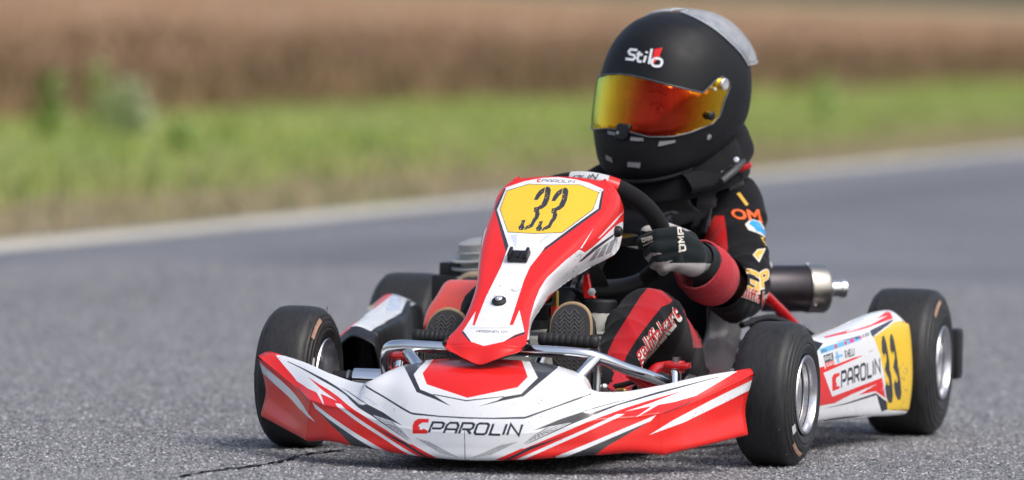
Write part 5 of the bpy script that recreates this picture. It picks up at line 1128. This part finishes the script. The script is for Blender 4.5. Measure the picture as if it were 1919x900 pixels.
gl0 = ray_decal('sleeve_letter', tA, [(cream, font_loops('G', z3(780, 556, 914, 588, 911, 720, 795, 656), .045))], sleeve, .001)
ray_decal('sleeve_letter_face', tA, [(gold, font_loops('G', Gq, .022))], sleeve, .0016)
ray_decal('sleeve_initial', tA, [(cream, font_loops('P', z3(902, 596, 956, 562, 968, 672, 914, 686), .05)), (gold, font_loops('P', z3(908, 600, 952, 570, 964, 666, 918, 678), .02))], sleeve, .001)
ray_decal('sleeve_name', tA, [(cream, font_loops('galiffa', z3(772, 640, 908, 690, 905, 775, 778, 725), .05, .2)), (letter_red, font_loops('galiffa', z3(774, 643, 907, 692, 903, 772, 780, 723), .01, .2))], sleeve, .0018, 1.6)
ray_decal('sleeve_name', tA, [(cream, font_loops('ka', z3(914, 700, 962, 672, 960, 760, 916, 785), .05, .2)), (letter_red, font_loops('ka', z3(915, 702, 961, 675, 959, 757, 917, 782), .01, .2))], sleeve, .0018, 1.6)
tL = bvh(leg)
nm_ = [z6(262, 338)[0], z6(452, 122)[0], z6(500, 200)[0], z6(306, 425)[0]]
ray_decal('leg_name', tL, [(cream, font_loops('galiffakart', nm_, .055)), (letter_red, font_loops('galiffakart', nm_, .012))], leg, .001, 1.6)
# ---------------- neck collar, rib protector, straps
web = mat('webbing', (.045, .045, .05), .8, bump=.5, bscale=900)
leatt = mat('protector_shell', (.05, .053, .058), .45, dirt=.15)
nc = []
for z, r0, r1 in ((.014, .118, .134), (.018, .124, .140), (.030, .124, .140), (.046, .120, .134), (.066, .110, .120), (.085, .10, .108)):
    nc.append([(-.635 + r0 * math.cos(a), .100 + r1 * math.sin(a), .455 + z + .030 * (-math.cos(a)) + .020 * math.sin(a)) for a in np.linspace(math.pi, 3 * math.pi, 20, endpoint=False)])
collar = surf_mesh('neck_collar', Surf(nc, closed=True), 80, 20, fab_black, person, thick=.006)
o_ = pts((1296, 358, -.50), (1345, 346, -.545), (1382, 322, -.60), (1411, 287, -.68), (1402, 250, -.76)); i_ = pts((1270, 330, -.54), (1305, 308, -.60), (1335, 280, -.66), (1360, 248, -.73), (1372, 225, -.80))
nb = []
for a_, c_ in zip(o_, i_):
    m_ = (a_ + c_) / 2; t_ = np.array([.011, .003, .012]); nb.append([a_ - t_ * .3, a_ + t_ * .5, m_ * .6 + a_ * .4 + t_, m_ + t_ * 1.1, c_ + t_ * .6, c_ - t_ * .6, m_ - t_, a_ * .6 + m_ * .4 - t_])
br_ = surf_mesh('neck_brace', Surf(nb, closed=True), 40, 40, fab_black, person)
tube('brace_pad', [at(1362, 352, X=-.60), at(1388, 340, X=-.62)], [.010, .012], leatt, br_, seg=12)
strip_ = pts((1352, 340, -.53), (1378, 318, -.565), (1394, 302, -.60)); tube('brace_strap', strip_, [.006, .0075, .005], leatt, br_, seg=10)
box('brace_latch', at(1396, 314, X=-.59), (.012, .028, .011), redmetal, br_, .004, rot('X', 25))
lathe('brace_stud', [(0, .006), (.004, .005), (.005, 0)], at(1380, 300, X=-.575), (1, .2, .2), alu, br_, 16)
ray_decal('brace_lettering', bvh(br_), [(greyl, [l]) for l in words('LEATT', z3(702, 50, 758, 22, 764, 36, 708, 66), .25, .8, .4)], br_, .0008, 1.5)
tT = bvh(torso)
vest = ray_decal('rib_protector', tT, [(leatt, [[(1150, 350), (1200, 352), (1290, 372), (1312, 392), (1296, 412), (1262, 424), (1230, 436), (1195, 434), (1150, 430)]])], person, .008, 4, thick=.003)
ray_decal('protector_logo', tT, [(greyl, font_loops('kart', z3(402, 298, 452, 286, 454, 308, 405, 320), .02)), (greyl, [z3(395, 288, 460, 250, 492, 270, 470, 282, 452, 268, 410, 292)])], vest, .0125, 2)
strap = ray_decal('shoulder_strap', bvh(torso, sleeve), [(web, [[(1312, 352), (1345, 350), (1338, 400), (1334, 428), (1296, 432), (1300, 400)]])], person, .006, 4, thick=.003)
ray_decal('strap_buckle', bvh(torso, sleeve), [(blackp, [[(1294, 418), (1335, 414), (1333, 440), (1296, 444)]])], strap, .010, 3, thick=.003)
ray_decal('chest_letter', tT, [(cream, [[(1160, 430), (1196, 440), (1196, 466), (1160, 458)]]), (gold, [[(1160, 434), (1192, 442), (1192, 450), (1160, 444)]]), (gold, [[(1166, 450), (1192, 456), (1192, 462), (1172, 458)]])], torso, .0015, 2)
ray_decal('band_lettering', bvh(bpy.data.objects['rim_band']), [(navy, [l]) for l in words('OLIN', fD(835, 42, 1040, 30, 1022, 74, 815, 62), .2, .9, .35, .15)], sw, .0008, 1.5)
for o in person.children_recursive:
    if o.name.startswith(('sleeve_letter', 'sleeve_name', 'leg_name', 'brow_lettering')): o['kind'] = 'stuff'
